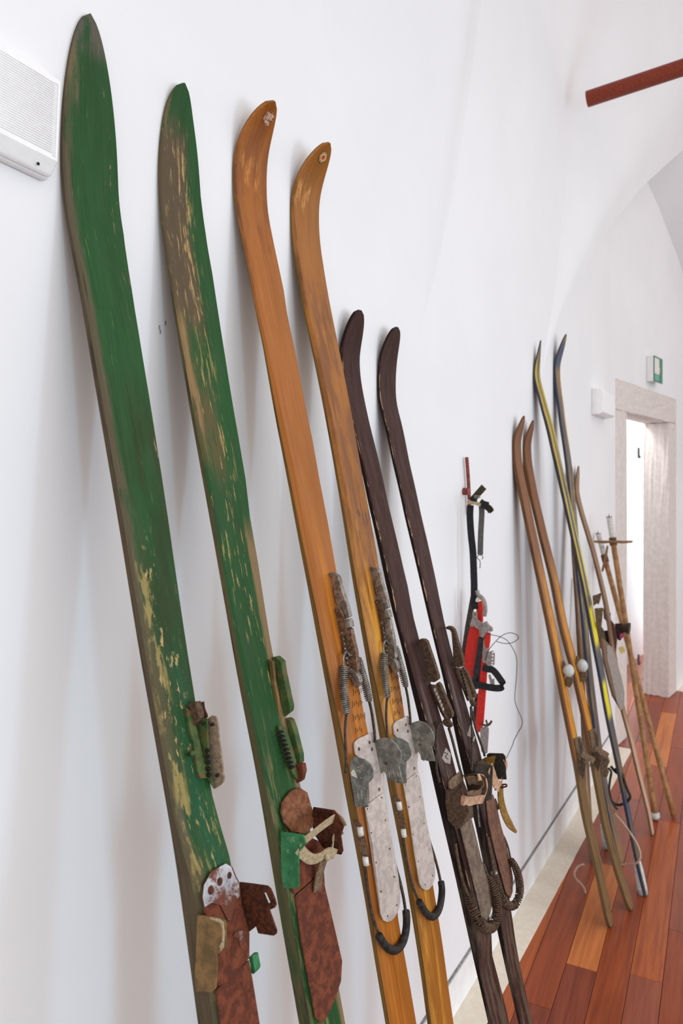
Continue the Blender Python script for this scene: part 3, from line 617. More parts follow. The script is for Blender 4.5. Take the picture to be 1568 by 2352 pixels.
wp = plateS(s, 'toe_plate_paint', SS(s, cH, [(770, 188), (838, 228), (882, 342), (938, 442), (948, 600), (900, 690), (830, 930), (790, 900), (700, 720), (590, 690), (480, 760), (455, 640), (492, 465), (592, 285)], .005), .0007, whitewash, bv=0); wp['label'] = 'patchy white paint on the rust'
plateS(s, 'toe_plate_paint', SS(s, cH, [(900, 1060), (1020, 1045), (1000, 1180), (960, 1270), (940, 1160), (865, 1120)], .005), .0006, whitewash, bv=0)
for x, y, r1 in ((815, 340, .0040), (690, 420, .0048), (575, 530, .0050)):
    bm = bmesh.new(); a = onS(s, *cH(x, y), .005); c = W(s, a); d = (W(s, (a[0], a[1], .0065))-c)
    bm_tube(bm, [c, c+d.normalized()*.0014], r1, 14); link('rivet', bm, rust_dark, s.root)
el = plateU(s, 'toe_iron', UU(s, cH, [(410, 855), (560, 880), (700, 890), (752, 925), (770, 980), (775, 1280), (705, 1340), (650, 1350), (660, 1600), (640, 1800), (590, 1850), (390, 1838), (368, 1700), (388, 1300), (398, 1000)], -.004), .003, ear_brown); el['label'] = 'ochre-brown upright toe iron on the left'
plateU(s, 'strap_loop', UU(s, cH, [(560, 885), (690, 905), (742, 950), (752, 1100), (745, 1270), (702, 1325), (690, 1250), (722, 1190), (724, 1010), (690, 950), (570, 905)], -.0055), .0025, webbing)
er = plateU(s, 'toe_iron', UU(s, cH, [(945, 432), (1100, 450), (1300, 478), (1350, 520), (1400, 650), (1420, 722), (1400, 760), (1330, 790), (1370, 900), (1425, 1060), (1420, 1100), (1385, 1120), (1190, 1090), (1160, 1000), (1060, 1080), (960, 800)], w1-.002), .003, rust_dark); er['label'] = 'rusty upright toe iron on the right with a slot'
sub('strap_slot', bm_prism(bmesh.new(), [W(s, onU(s, *cH(x, y), w1-.0032)) for x, y in ((1272, 562), (1292, 560), (1348, 685), (1328, 697))], [W(s, onU(s, *cH(x, y), w1+.0022)) for x, y in ((1272, 562), (1292, 560), (1348, 685), (1328, 697))]), plaster, er)
plateU(s, 'side_hook', UU(s, cH, [(1065, 1392), (1120, 1388), (1132, 1460), (1155, 1570), (1130, 1615), (1100, 1600), (1085, 1480)], w1-.004), .012, green_flake)
# ===== ski 2
s = sk2; w2 = s.wb
plateU(s, 'front_lever', UU(s, cK, [(745, 88), (790, 78), (825, 110), (835, 180), (880, 390), (876, 420), (825, 462), (805, 400), (785, 300), (778, 180), (765, 115)], .070), .012, green_rust)
plateU(s, 'lever_rail', UU(s, cK, [(748, 95), (770, 110), (782, 240), (802, 335), (820, 520), (797, 512), (775, 390), (758, 240)], .058), .006, ear_brown)
plateU(s, 'tension_lever', UU(s, cK, [(825, 470), (860, 462), (880, 475), (900, 530), (940, 690), (942, 742), (905, 745), (880, 700), (852, 600), (825, 520)], .072), .012, green_rust)
rk = plateS(s, 'rack', SS(s, cK, [(790, 505), (835, 515), (868, 610), (905, 740), (925, 790), (905, 840), (880, 800), (850, 740), (812, 610)]), .006, green_rust)
for i in range(9): sub('tooth', bm_box(bmesh.new(), W(s, onS(s, *cK(820+i*8.6, 545+i*27), .010)), .009, .006, .003), hole, rk)
plateU(s, 'clevis', UU(s, cK, [(905, 742), (955, 746), (962, 790), (950, 850), (918, 862), (908, 800)], .066), .010, rust)
HPT = SS(s, cK, [(905, 1557), (1082, 1400), (1088, 1500), (1140, 1720), (1195, 1960), (1188, 2085), (1150, 2200), (1108, 2300), (1062, 2350), (1020, 2325), (992, 2150), (940, 1850)], .001)
plateS(s, 'heel_plate', HPT, .0025, rust)
plateS(s, 'toe_plate', SS(s, cK, [(928, 1165), (1100, 1240), (1082, 1395), (905, 1545), (885, 1555), (832, 1510), (828, 1350), (900, 1240)], .002), .003, rust)
plateS(s, 'toe_cap', SS(s, cK, [(822, 985), (845, 945), (880, 905), (930, 888), (975, 918), (998, 1000), (1022, 1060), (1010, 1130), (960, 1172), (880, 1160), (835, 1105), (817, 1045)], .003), .004, mottled('brown_rusted_cap', srgb(104, 62, 42), srgb(134, 88, 58), srgb(70, 40, 28), scale=40, rough=.85, bump=.6))
e = plateU(s, 'toe_iron', UU(s, cK, [(820, 1162), (960, 1182), (976, 1240), (932, 1290), (932, 1500), (915, 1516), (835, 1510), (822, 1400)], -.004), .003, green_flake); e['label'] = 'green enamelled toe iron on the left'
e = plateU(s, 'toe_iron', UU(s, cK, [(1020, 1010), (1150, 1030), (1178, 1060), (1210, 1130), (1192, 1190), (1206, 1280), (1195, 1306), (1130, 1292), (1080, 1260), (1030, 1180), (1010, 1100)], w2-.002), .003, rust_dark); e['label'] = 'dark rusty toe iron on the right'
zup = (0.1, -.35, 1)
ribL(s, 'toe_strap', UV(s, cK, [(952, 1225, .006), (985, 1205, .012), (1050, 1150, .035), (1110, 1105, .060), (1165, 1075, w2+.004), (1200, 1115, w2+.006), (1185, 1160, w2+.006), (1150, 1215, w2), (1132, 1280, .07)]), zup, .0145, .002, webbing)
ribL(s, 'toe_strap', UV(s, cK, [(935, 1265, .006), (965, 1300, .012), (1010, 1330, .03), (1060, 1322, .045), (1110, 1290, .06), (1160, 1300, .075)]), zup, .016, .002, webbing)
bm = bmesh.new(); bm_ball(bm, W(s, onU(s, *cK(1112, 1308), .062)), .0075, (1.1, .8, 1)); link('strap_knot', bm, webbing, s.root, smooth=True)
ribL(s, 'strap_end', UV(s, cK, [(1095, 1315, .06), (1080, 1360, .058), (1060, 1430, .055), (1045, 1530, .054)]), (1, -.2, 0), .017, .002, brn_lea)
# ===== skis 3 and 4: bright cable bindings
def cable_binding(s, ds, rusty, real):
    R3 = sk3; g = (lambda lp: lp) if ds == 0 else (lambda lp: [(.8872+(a-.9346)*1.057, b, c) for a, b, c in lp])
    plateU(s, 'front_lever', g(UU(R3, cB, [(430, 463), (462, 455), (500, 462), (530, 485), (546, 530), (562, 600), (592, 690), (620, 770), (636, 850), (595, 872), (572, 800), (540, 760), (508, 710), (490, 620), (496, 570), (500, 520), (482, 490), (444, 478)], .046)), .011, steel)
    b = plateU(s, 'lever_bracket', g(UU(R3, cB, [(500, 790), (518, 768), (545, 775), (575, 830), (598, 900), (604, 1000), (588, 1024), (560, 1012), (530, 940), (508, 860)], .040)), .003, brown_metal if rusty else old_iron)
    for x, y in ((524, 797), (570, 995)): sub('rivet', bm_disc(bmesh.new(), W(s, g([onU(R3, *cB(x, y), .039)])[0]), (1, 0, 0), .0022, .003), steel, b)
    plateU(s, 'hinge_block', g(UU(R3, cB, [(584, 880), (628, 872), (640, 905), (648, 945), (600, 955), (588, 930)], .042)), .014, steel)
    plateU(s, 'tension_lever', g(UU(R3, cB, [(588, 962), (612, 945), (648, 962), (668, 1060), (692, 1170), (700, 1260), (708, 1330), (690, 1368), (655, 1320), (632, 1290), (612, 1160), (598, 1060)], .044)), .011, brown_metal if rusty else steel)
    rk = plateS(s, 'rack', g(SS(R3, cB, [(552, 1015), (598, 1020), (612, 1120), (640, 1240), (668, 1330), (625, 1330), (600, 1250), (572, 1180)])), .005, old_iron)
    for i in range(7): sub('tooth', bm_ball(bmesh.new(), W(s, g([onS(R3, *cB(582+i*6.5, 1050+i*43), .0065)])[0]), .0022), steel, rk, smooth=True)
    plateU(s, 'clevis', g(UU(R3, cB, [(618, 1312), (650, 1318), (700, 1365), (718, 1390), (728, 1440), (720, 1480), (690, 1495), (676, 1450), (640, 1405), (622, 1370)], .040)), .012, steel)
    bm = bmesh.new(); bm_disc(bm, W(s, g([onU(R3, *cB(645, 1383), .040)])[0]), (1, 0, 0), .0035, .016); link('clevis_pin', bm, old_iron, s.root)
    springL(s, 'tension_spring', g(SS(R3, cB, [(586, 1290), (582, 1400), (590, 1560), (610, 1730)], .008)), .0072, .0011, 24, steel)
    springL(s, 'tension_spring', g(SS(R3, cB, [(712, 1215), (745, 1340), (785, 1480), (815, 1612)], .010)), .0066, .0011, 22, steel)
    tubeL(s, 'spring_hook', g(SS(R3, cB, [(640, 1200), (612, 1165), (590, 1185), (580, 1230), (582, 1295)], .009)), .0020, steel)
    tubeL(s, 'spring_hook', g(SS(R3, cB, [(650, 1200), (672, 1140), (690, 1165), (712, 1220)], .011)), .0020, steel)
    tubeL(s, 'cable', g(SS(R3, cB, [(608, 1728), (600, 1800), (596, 1900), (600, 2000), (606, 2120), (600, 2260)], .004)), .0022, dark_cable)
    tubeL(s, 'cable', g(SS(R3, cB, [(815, 1612), (835, 1700), (850, 1800), (862, 1900), (866, 1980)], .008)), .0026, dark_cable)
    bm = bmesh.new()
    for (x0, y0, nx, hh) in ((668, 1500, 6, 62), (660, 1610, 6, 60), (668, 1730, 7, 62), (690, 1850, 4, 50)):
        for k in range(nx):
            lp = g([onS(R3, *cB(x0+k*17, y0-k*3+(k % 2)*14), .0001), onS(R3, *cB(x0+k*17+3, y0-k*3+hh-(k % 3)*12), .0001)])
            a, c = W(s, lp[0]), W(s, lp[1]); bm_prism(bm, [a, a+Vector((.0016, 0, 0)), c+Vector((.0016, 0, 0)), c], [p+Vector((0, -.0003, .0001)) for p in (a, a+Vector((.0016, 0, 0)), c+Vector((.0016, 0, 0)), c)])
    tag(link('stamped_marks', bm, ink, s.root), 'faint rows of stamped dark marks')
    hp = plateS(s, 'heel_plate', g(SS(R3, cC, [(335, 362), (463, 268), (490, 380), (515, 530), (545, 720), (590, 980), (613, 1150), (612, 1260), (595, 1330), (568, 1385), (535, 1422), (497, 1435), (462, 1420), (440, 1370), (425, 1300), (390, 1060), (345, 760), (292, 410)], .0030)), .0025, alu)
    for x, y in ((452, 313), (325, 415), (487, 517), (361, 630), (528, 775), (405, 898), (571, 1027), (449, 1160), (590, 1282), (507, 1380)):
        a = g([onS(R3, *cC(x, y), .0053)])[0]; sub('nail', bm_tube(bmesh.new(), [W(s, a), W(s, (a[0], a[1], a[2]+.0009))], .0014, 8), old_iron, hp)
    tp = plateS(s, 'toe_plate', g(SS(R3, cB, [(832, 1888), (700, 1948), (672, 1980), (668, 2010), (680, 2090), (720, 2130), (800, 2300)], .0005))+g(SS(R3, cC, [(334, 356), (460, 262), (455, 200), (470, 90)], .0005))+g(SS(R3, cB, [(880, 2050), (870, 1960)], .0005)), .003, alu)
    for x, y in ((817, 1980), (722, 2040), (838, 2042)):
        a = g([onS(R3, *cB(x, y), .0036)])[0]; sub('slot', bm_tube(bmesh.new(), [W(s, a), W(s, (a[0], a[1], a[2]+.0006))], .0030, 10), old_iron, tp)
    a = g([onS(R3, *cC(432, 240), .0036)])[0]; sub('screw', bm_tube(bmesh.new(), [W(s, a), W(s, (a[0], a[1], a[2]+.0012))], .0030, 12), steel, tp)
    le = plateU(s, 'toe_iron', g(UU(R3, cC, [(168, -20), (180, -48), (230, -50), (300, -30), (355, 10), (382, 70), (380, 130), (358, 165), (335, 185), (330, 290), (335, 402), (270, 402), (215, 392), (202, 300), (184, 200), (172, 80)], -.0042)), .0025, zinc)
    for x, y in ((240, 40), (265, 137)): sub('rivet', bm_ball(bmesh.new(), W(s, g([onU(R3, *cC(x, y), -.0042)])[0]), .0034), zinc, le, smooth=True)
    for x0, x1, y0, y1 in ((238, 252, 250, 390), (270, 286, 240, 398)): sub('rib', bm_tube(bmesh.new(), [W(s, g([onU(R3, *cC(x0, y0), -.0042)])[0]), W(s, g([onU(R3, *cC(x1, y1), -.0042)])[0])], .0016, 6), zinc, le, smooth=True)
    sub('paint_patch', bm_prism(bmesh.new(), [W(s, p) for p in g(UU(R3, cC, [(175, 90), (205, 55), (225, 100), (240, 140), (190, 120)], -.0050))], [W(s, p) for p in g(UU(R3, cC, [(175, 90), (205, 55), (225, 100), (240, 140), (190, 120)], -.0040))]), porcelain, le)
    ri = plateU(s, 'toe_iron', g(UU(R3, cB, [(846, 1975), (905, 1950), (950, 1938), (1010, 1955), (1060, 1998), (1095, 2060), (1107, 2110), (1098, 2160), (1080, 2190), (1096, 2260), (1112, 2330), (1045, 2330), (975, 2318), (962, 2265), (945, 2240), (925, 2262), (878, 2250), (858, 2100)], s.wb-.003)), .0025, zinc)
    sub('rivet', bm_ball(bmesh.new(), W(s, g([onU(R3, *cB(965, 2170), s.wb-.003)])[0]), .0030), old_iron, ri, smooth=True)
    for x0, x1 in ((985, 1000), (1025, 1045), (1060, 1080)): sub('rib', bm_tube(bmesh.new(), [W(s, g([onU(R3, *cB(x0, 2215), s.wb-.0025)])[0]), W(s, g([onU(R3, *cB(x1, 2325), s.wb-.0025)])[0])], .0014, 6), zinc, ri, smooth=True)
    gd = plateU(s, 'cable_guide', g(UU(R3, cC, [(198, 520), (240, 510), (262, 560), (300, 700), (335, 840), (342, 915), (300, 935), (280, 905), (258, 780), (225, 640), (200, 560)], -.001)), .004, brown_metal)
    for x, y in ((260, 615), (308, 882)):
        a = g([onU(R3, *cC(x, y-38), -.001), onU(R3, *cC(x+12, y+38), -.001)]); sub('roller', bm_tube(bmesh.new(), [W(s, a[0]), W(s, a[1])], .0052, 10), porcelain, gd, smooth=True)
    tubeL(s, 'heel_cable', g(UV(R3, cC, [(302, 930, 0), (318, 1050, 0), (340, 1220, .001), (372, 1380, .003), (410, 1500, .006), (445, 1570, .010)])), .0024, dark_cable)
    tubeL(s, 'heel_cable', g(UV(R3, cC, [(672, 1345, .078), (655, 1220, .078), (622, 1080, .078), (590, 960, .077), (562, 860, .074)])), .0027, dark_cable)
    tubeL(s, 'heel_sleeve', g(UV(R3, cC, [(432, 1560, .010), (465, 1615, .018), (510, 1665, .030), (570, 1690, .045), (620, 1655, .060), (655, 1590, .070), (675, 1500, .077), (680, 1410, .078), (674, 1335, .078)])), .0066, black_rub, sides=12)
cable_binding(sk3, 0, True, True)
r3 = [onS(sk3, *cC(495, 1435)), onU(sk3, *cB(430, 463), .05), onS(sk3, *cB(832, 1888))]; r4 = [onS(sk4, *cC(850, 1118)), onU(sk4, *cB(820, 403), .05), onS(sk4, *cB(1166, 1712))]
print('DS', [round(b[0]-a[0], 4) for a, b in zip(r3, r4)], r3, r4)
cable_binding(sk4, 1, False, False)
# stickers on the two orange tips
def sticker(s, c, px, py, rad, cols, name):
    u0 = onS(s, *c(px, py), .0002); a = W(s, u0); n_ = (W(s, (u0[0], u0[1], .01))-a).normalized(); out = None
    for i, (rr, m) in enumerate(cols):
        o = bm_tube(bmesh.new(), [a+n_*.0001, a+n_*(.0006+.0003*i)], rr, 24)
        
        if i == 0: out = link(name, o, m, s.root)
        else: sub('disc', o, m, out)
    return out
c2 = crop(500, 180, 4.356); torn = mottled('torn_pale_paper', srgb(196, 158, 134), srgb(120, 72, 44), srgb(220, 196, 176), scale=70, rough=.7, lo=.46, hi=.54)
cream = mottled('cream_print', srgb(206, 178, 128), srgb(188, 150, 96), scale=260, rough=.5); red = mottled('red_print', srgb(186, 52, 30), srgb(200, 70, 40), scale=90, rough=.5); brp = mottled('brown_print', srgb(92, 50, 24), srgb(116, 66, 30), scale=120, rough=.5)
sticker(sk3, c2, 507, 400, .0135, [(.0135, torn)], 'worn_round_sticker')
st = sticker(sk4, c2, 1050, 788, .013, [(.013, brp), (.0118, cream), (.0095, brp), (.0088, cream), (.0046, red)], 'round_sticker'); st['label'] = 'round printed sticker with a red centre'
for k in range(16):
    u0 = onS(sk4, *c2(1050, 788), .0006); a = W(sk4, u0); T = (W(sk4, (u0[0]+.01, u0[1], u0[2]))-a).normalized(); n_ = (W(sk4, (u0[0], u0[1], .01))-a).normalized(); X = Vector((1, 0, 0))
    ct, st_ = math.cos(k*math.pi/8), math.sin(k*math.pi/8); p = a+(T*ct+X*st_)*.0106+n_*.0012
    if k % 8 != 4: sub('printed_letter', bm_prism(bmesh.new(), [p, p+(T*ct+X*st_)*.0012, p+(T*ct+X*st_)*.0012+(X*ct-T*st_)*.0018, p+(X*ct-T*st_)*.0018], [q+n_*.0003 for q in (p, p+(T*ct+X*st_)*.0012, p+(T*ct+X*st_)*.0012+(X*ct-T*st_)*.0018, p+(X*ct-T*st_)*.0018)]), brp, st)
# ===== ski 5
def old_binding(s, c, lever, link_, rack, clev):
    plateU(s, 'front_lever', UU(s, c, lever, .050), .013, old_iron)
    plateU(s, 'tension_lever', UU(s, c, link_, .052), .012, old_iron)
    rk = plateS(s, 'rack', SS(s, c, rack[0]), .006, old_iron)
    (x0, y0), (x1, y1), nn = rack[1]
    for i in range(nn): sub('rack_hole', bm_box(bmesh.new(), W(s, onS(s, *c(x0+(x1-x0)*i/(nn-1), y0+(y1-y0)*i/(nn-1)), .0065)), .006, .004, .006), rack[2], rk)
    plateU(s, 'clevis', UU(s, c, clev, .052), .010, old_iron)
s = sk5
old_binding(s, cQ, [(190, 352), (215, 335), (262, 338), (292, 362), (330, 480), (375, 610), (420, 760), (420, 792), (378, 820), (330, 815), (300, 740), (262, 560), (228, 440), (200, 400)], [(395, 835), (415, 822), (442, 850), (500, 985), (578, 1175), (578, 1215), (545, 1242), (515, 1195), (470, 1070), (420, 930)],
    ([(320, 845), (395, 850), (430, 960), (480, 1080), (530, 1200), (535, 1250), (495, 1245), (440, 1150), (380, 1010)], ((382, 905), (470, 1120), 6), porcelain), [(470, 1245), (520, 1240), (570, 1290), (578, 1320), (545, 1338), (480, 1300)])
tubeL(s, 'cable', UV(s, cQ, [(540, 1335, .066), (575, 1450, .070), (615, 1600, .072), (655, 1760, .073), (690, 1880, .073)]), .0032, dark_cable)
tubeL(s, 'cable', UV(s, cQ, [(470, 1270, .040), (425, 1310, .012), (400, 1400, .003), (398, 1600, .001), (405, 1800, 0), (440, 1950, 0)]), .0028, dark_cable)
silver = mottled('worn_silver_print', srgb(150, 138, 130), srgb(186, 176, 168), srgb(70, 48, 42), scale=300, rough=.5, t3=.52)
dl = plateS(s, 'diamond_emblem', SS(s, cR, [(222, 130), (262, 180), (258, 262), (215, 250), (190, 215)], .0002), .0003, silver, bv=0); dl['label'] = 'worn silver diamond emblem'
for pts in ([(212, 170), (240, 180), (216, 200), (240, 222)],):
    a = [W(s, l) for l in SS(s, cR, pts, .0008)]; sub('emblem_letter', bm_tube(bmesh.new(), a, .0011, 5), mottled('emblem_dark', DB, DB2, rough=.5), dl)
plateS(s, 'toe_wedge', SS(s, cR, [(238, 398), (262, 372), (330, 320), (352, 350), (352, 392), (260, 470), (235, 465)], .001), .004, brn_lea)
plateU(s, 'toe_iron', UU(s, cR, [(220, 470), (350, 460), (362, 500), (348, 580), (400, 600), (412, 640), (352, 760), (310, 790), (292, 770), (240, 720), (216, 560)], -.004), .003, old_iron)
plateU(s, 'toe_iron', UU(s, cR, [(362, 352), (440, 342), (500, 346), (540, 372), (550, 470), (535, 512), (500, 520), (440, 520), (425, 450), (385, 420)], .070), .003, old_iron)
plateS(s, 'toe_plate', SS(s, cR, [(330, 330), (420, 560), (440, 690), (420, 700), (330, 780), (290, 720), (235, 480)], .0005), .003, old_iron)
plateS(s, 'heel_plate', SS(s, cR, [(322, 785), (420, 692), (455, 830), (500, 1020), (548, 1180), (585, 1330), (588, 1400), (570, 1470), (540, 1520), (500, 1485), (460, 1300), (400, 1080), (345, 870)], .0025), .0025, mottled('brown_grey_foot_plate', srgb(92, 78, 66), srgb(120, 102, 86), srgb(74, 56, 46), scale=30, rough=.7, bump=.4))
vt = (0.05, -.3, 1)
ribL(s, 'toe_strap', UV(s, cR, [(345, 545, .002), (380, 560, .004), (430, 560, .03), (480, 548, .055), (525, 545, .073)]), vt, .020, .002, leather)
ribL(s, 'toe_strap', UV(s, cR, [(525, 545, .076), (545, 480, .078), (545, 420, .078), (520, 375, .076), (480, 368, .06)]), (1, 0, .3), .014, .002, leather)
ribL(s, 'toe_strap', UV(s, cR, [(395, 400, .06), (430, 390, .062), (470, 395, .066), (495, 402, .068)]), vt, .018, .002, brn_lea)
ribL(s, 'toe_strap', UV(s, cR, [(500, 400, .066), (510, 450, .06), (480, 500, .05), (420, 505, .03), (390, 520, .02)]), vt, .017, .002, brn_lea)
springL(s, 'heel_spring', UV(s, cR, [(408, 1325, .002), (440, 1430, .006), (490, 1530, .018), (550, 1582, .040), (605, 1560, .062), (632, 1460, .076), (622, 1330, .080), (590, 1230, .080), (560, 1165, .078)]), .0092, .0016, 52, old_iron)
tubeL(s, 'cable', UV(s, cR, [(408, 1325, .002), (375, 1250, .001), (345, 1150, 0), (315, 1000, 0), (300, 900, 0)]), .0034, old_iron)
tubeL(s, 'cable', UV(s, cR, [(560, 1165, .078), (545, 1120, .077), (530, 1080, .075), (512, 1058, .073)]), .0030, old_iron)
# ===== ski 6
s = sk6
old_binding(s, cQ, [(500, 200), (525, 190), (565, 196), (595, 222), (612, 262), (640, 370), (672, 470), (700, 570), (700, 640), (650, 655), (600, 640), (590, 560), (585, 440), (575, 330), (568, 262), (552, 232), (515, 222)], [(680, 655), (705, 655), (745, 710), (790, 830), (835, 950), (838, 1000), (805, 985), (770, 870), (720, 760)],
    ([(600, 655), (680, 665), (730, 790), (775, 900), (800, 1010), (745, 1030), (700, 920), (640, 780)], ((678, 700), (745, 960), 8), hole), [(765, 1030), (800, 1020), (835, 1060), (825, 1095), (790, 1090)])
tubeL(s, 'cable', UV(s, cQ, [(790, 1090, .062), (810, 1200, .066), (840, 1330, .069), (880, 1450, .071), (920, 1560, .072), (945, 1650, .073)]), .0030, dark_cable)
tubeL(s, 'cable', UV(s, cQ, [(785, 1100, .045), (795, 1250, .040), (800, 1450, .036), (803, 1650, .034), (805, 1820, .034)]), .0026, dark_cable)
dl = plateS(s, 'diamond_emblem', SS(s, cQ, [(785, 1290), (800, 1310), (790, 1440), (745, 1415)], .0002), .0003, silver, bv=0); sub('emblem_corner', bm_prism(bmesh.new(), [W(s, l) for l in SS(s, cQ, [(825, 1420), (838, 1440), (822, 1490), (812, 1470)], .0002)], [W(s, l) for l in SS(s, cQ, [(825, 1420), (838, 1440), (822, 1490), (812, 1470)], .0005)]), silver, dl)
plateS(s, 'toe_wedge', SS(s, cR, [(455, 270), (470, 250), (540, 205), (560, 262), (560, 300), (470, 330)], .001), .004, old_iron)
plateU(s, 'toe_iron', UU(s, cR, [(452, 275), (480, 262), (545, 262), (598, 275), (598, 330), (590, 540), (560, 560), (470, 520), (450, 400)], -.004), .003, mottled('dark_grey_iron', srgb(62, 56, 50), srgb(82, 74, 66), scale=40, rough=.7))
blk = mottled('blackened_iron', srgb(40, 36, 30), srgb(58, 52, 44), scale=60, rough=.6)
plateU(s, 'toe_iron', UU(s, cR, [(548, 190), (568, 175), (680, 178), (700, 200), (705, 330), (710, 388), (640, 385), (620, 350), (600, 290), (560, 240)], .072), .003, blk)
ribL(s, 'toe_strap', UV(s, cR, [(552, 252, .068), (590, 238, .07), (640, 232, .076), (672, 238, .08)]), vt, .022, .002, ochre)
ribL(s, 'toe_strap', UV(s, cR, [(690, 215, .078), (708, 260, .08), (706, 310, .082), (680, 360, .08), (668, 430, .08)]), (1, .1, .2), .016, .002, leather)
ribL(s, 'toe_strap', UV(s, cR, [(578, 290, .006), (600, 350, .02), (620, 410, .045), (655, 445, .07)]), (.8, -.1, .5), .024, .002, leather)
bm = bmesh.new(); bm_tube(bm, cr([W(s, onU(s, *cR(x, y), .08)) for x, y in ((618, 470), (650, 455), (708, 442), (700, 425), (640, 440), (618, 470))], 20), .0020, 6); link('buckle', bm, rust_dark, s.root)
bm = bmesh.new(); bm_ribbon(bm, cr([W(s, onU(s, *cR(x, y), .080+i*.002)) for i, (x, y) in enumerate(((662, 445), (662, 520), (678, 610), (705, 690), (745, 760), (790, 812)))], 24), (1, -.2, .1), lambda t: .024*(1 if t < .75 else 1-(t-.75)*2.9), .0025); link('hanging_strap', bm, ochre, s.root)
ribL(s, 'loose_strap', [onU(s, *cR(x, y), .03) for x, y in ((505, 540), (525, 640), (565, 740), (600, 830), (628, 925))], (1, -.2, 0), .024, .0025, brn_lea)
plateS(s, 'heel_plate', SS(s, cR, [(540, 560), (595, 505), (625, 600), (660, 760), (700, 900), (735, 1060), (755, 1180), (752, 1290), (735, 1340), (700, 1300), (660, 1150), (610, 960), (560, 740)], .0025), .0025, mottled('red_brown_foot_plate', srgb(96, 62, 48), srgb(118, 84, 66), srgb(78, 56, 48), scale=30, rough=.7, bump=.4))
springL(s, 'heel_spring', UV(s, cR, [(612, 1145, .003), (640, 1260, .008), (680, 1355, .02), (735, 1402, .042), (785, 1385, .062), (815, 1300, .076), (812, 1190, .080), (780, 1090, .080), (742, 1025, .078)]), .0085, .0016, 52, old_iron)
bm = bmesh.new(); bm_ball(bm, W(s, onU(s, *cR(612, 1140), .002)), .0085); link('spring_cap', bm, steel, s.root, smooth=True)
tubeL(s, 'cable', UV(s, cR, [(612, 1140, .003), (595, 1040, .003), (575, 930, .002), (560, 850, .001)]), .0034, old_iron)
tubeL(s, 'cable', UV(s, cR, [(742, 1020, .078), (725, 940, .078), (700, 870, .078), (680, 830, .077)]), .0024, old_iron)
plateU(s, 'side_hook', UU(s, cR, [(612, 545), (630, 590), (658, 615), (640, 635), (618, 630)], .066), .010, old_iron)
plateU(s, 'side_rod', UU(s, cR, [(470, 590), (482, 590), (500, 770), (485, 770)], -.002), .004, steel)
# the split label shift
for sk, lab in ((sk1, 'green ski with the tallest tip, leftmost, beside the ribbed wall lamp'), (sk3, 'orange varnished ski with torn round sticker, third from the left, bright cable springs')): sk.root['label'] = lab
# ---------------- the group of skis and poles farther along ----------------
br_face = layered('red_brown_varnish_turning_orange', srgb(112, 68, 36), srgb(142, 90, 50), [
    (srgb(206, 138, 44), .95, (50, 5), .36, .46, [('v', .62, 1.35, .10), ('u', .016, .074, .008)]),
    (srgb(60, 38, 22), .8, (120, 12), .57, .64, [('v', .6, 1.4, .1)]),
    (srgb(120, 96, 62), .9, (40, 5), .3, .45, [('v', 1.33, 3, .04)]),
    (srgb(72, 54, 38), .7, (60, 8), .5, .62, [('v', 1.3, 3, .05)])], rough=.45)
br_side = layered('brown_ski_edge', srgb(92, 60, 34), srgb(120, 84, 52), [(DRK, .7, (60, 6), .5, .62, []), (srgb(104, 84, 56), .9, (40, 5), .3, .45, [('v', 1.3, 3, .06)])], rough=.6)
BL, YE = srgb(52, 72, 100), srgb(206, 172, 42)
bl_face = layered('blue_and_yellow_paint_worn', srgb(120, 100, 66), srgb(96, 90, 80), [
    (YE, .85, (60, 3), .35, .5, [('u', .0, .03, .006), ('v', .05, 1.1, .08)]),
    (BL, .95, (40, 4), .2, .35, [('u', .024, .060, .005), ('v', .58, 1.10, .04)]),
    (srgb(216, 196, 40), .95, (60, 3), .42, .5, [('u', .056, .09, .004), ('v', .1, 1.10, .05)]),
    (srgb(226, 206, 20), .98, (40, 4), .1, .2, [('v', 1.12, 1.27, .02), ('u', .010, .075, .006)]),
    (BL, .85, (40, 4), .42, .54, [('v', 1.3, 2.1, .04), ('u', .0, .09, .01)]),
    (srgb(226, 206, 20), .98, (40, 4), .30, .42, [('v', 1.42, 1.56, .02), ('u', .0, .06, .01)]),
    (srgb(112, 92, 66), .8, (80, 6), .5, .6, [('v', 1.56, 3, .1)])], rough=.55)
bl_face2 = layered('blue_tip_over_ochre_wood', srgb(150, 116, 66), srgb(110, 98, 84), [
    (BL, .9, (40, 4), .25, .4, [('v', .04, .16, .02)]), (srgb(204, 160, 60), .8, (60, 3), .42, .54, [('u', .05, .09, .006), ('v', .16, 1.2, .08)]),
    (srgb(70, 76, 88), .9, (40, 4), .42, .52, [('v', .3, 2.2, .1)]), (YE, .9, (40, 5), .5, .58, [('v', .8, 1.4, .1), ('u', 0, .05, .02)])], rough=.55)
bl_side = layered('blue_grey_ski_edge', srgb(56, 62, 74), srgb(88, 80, 66), [(DRK, .7, (60, 6), .5, .62, []), (srgb(40, 56, 84), .8, (30, 3), .45, .55, [])], rough=.6)
tn_face = layered('weathered_tan_wood', srgb(142, 108, 80), srgb(170, 136, 104), [(srgb(84, 60, 44), .8, (40, 4), .45, .6, [('v', .25, .9, .1)]), (srgb(206, 172, 146), .7, (40, 3), .35, .5, [('v', 1.25, 3, .1)])], rough=.6)
tn_side = layered('weathered_wood_edge', srgb(110, 86, 66), srgb(136, 108, 84), [(DRK, .6, (60, 6), .5, .62, [])], rough=.7)
G = 'old skis and poles standing together in the farther group'
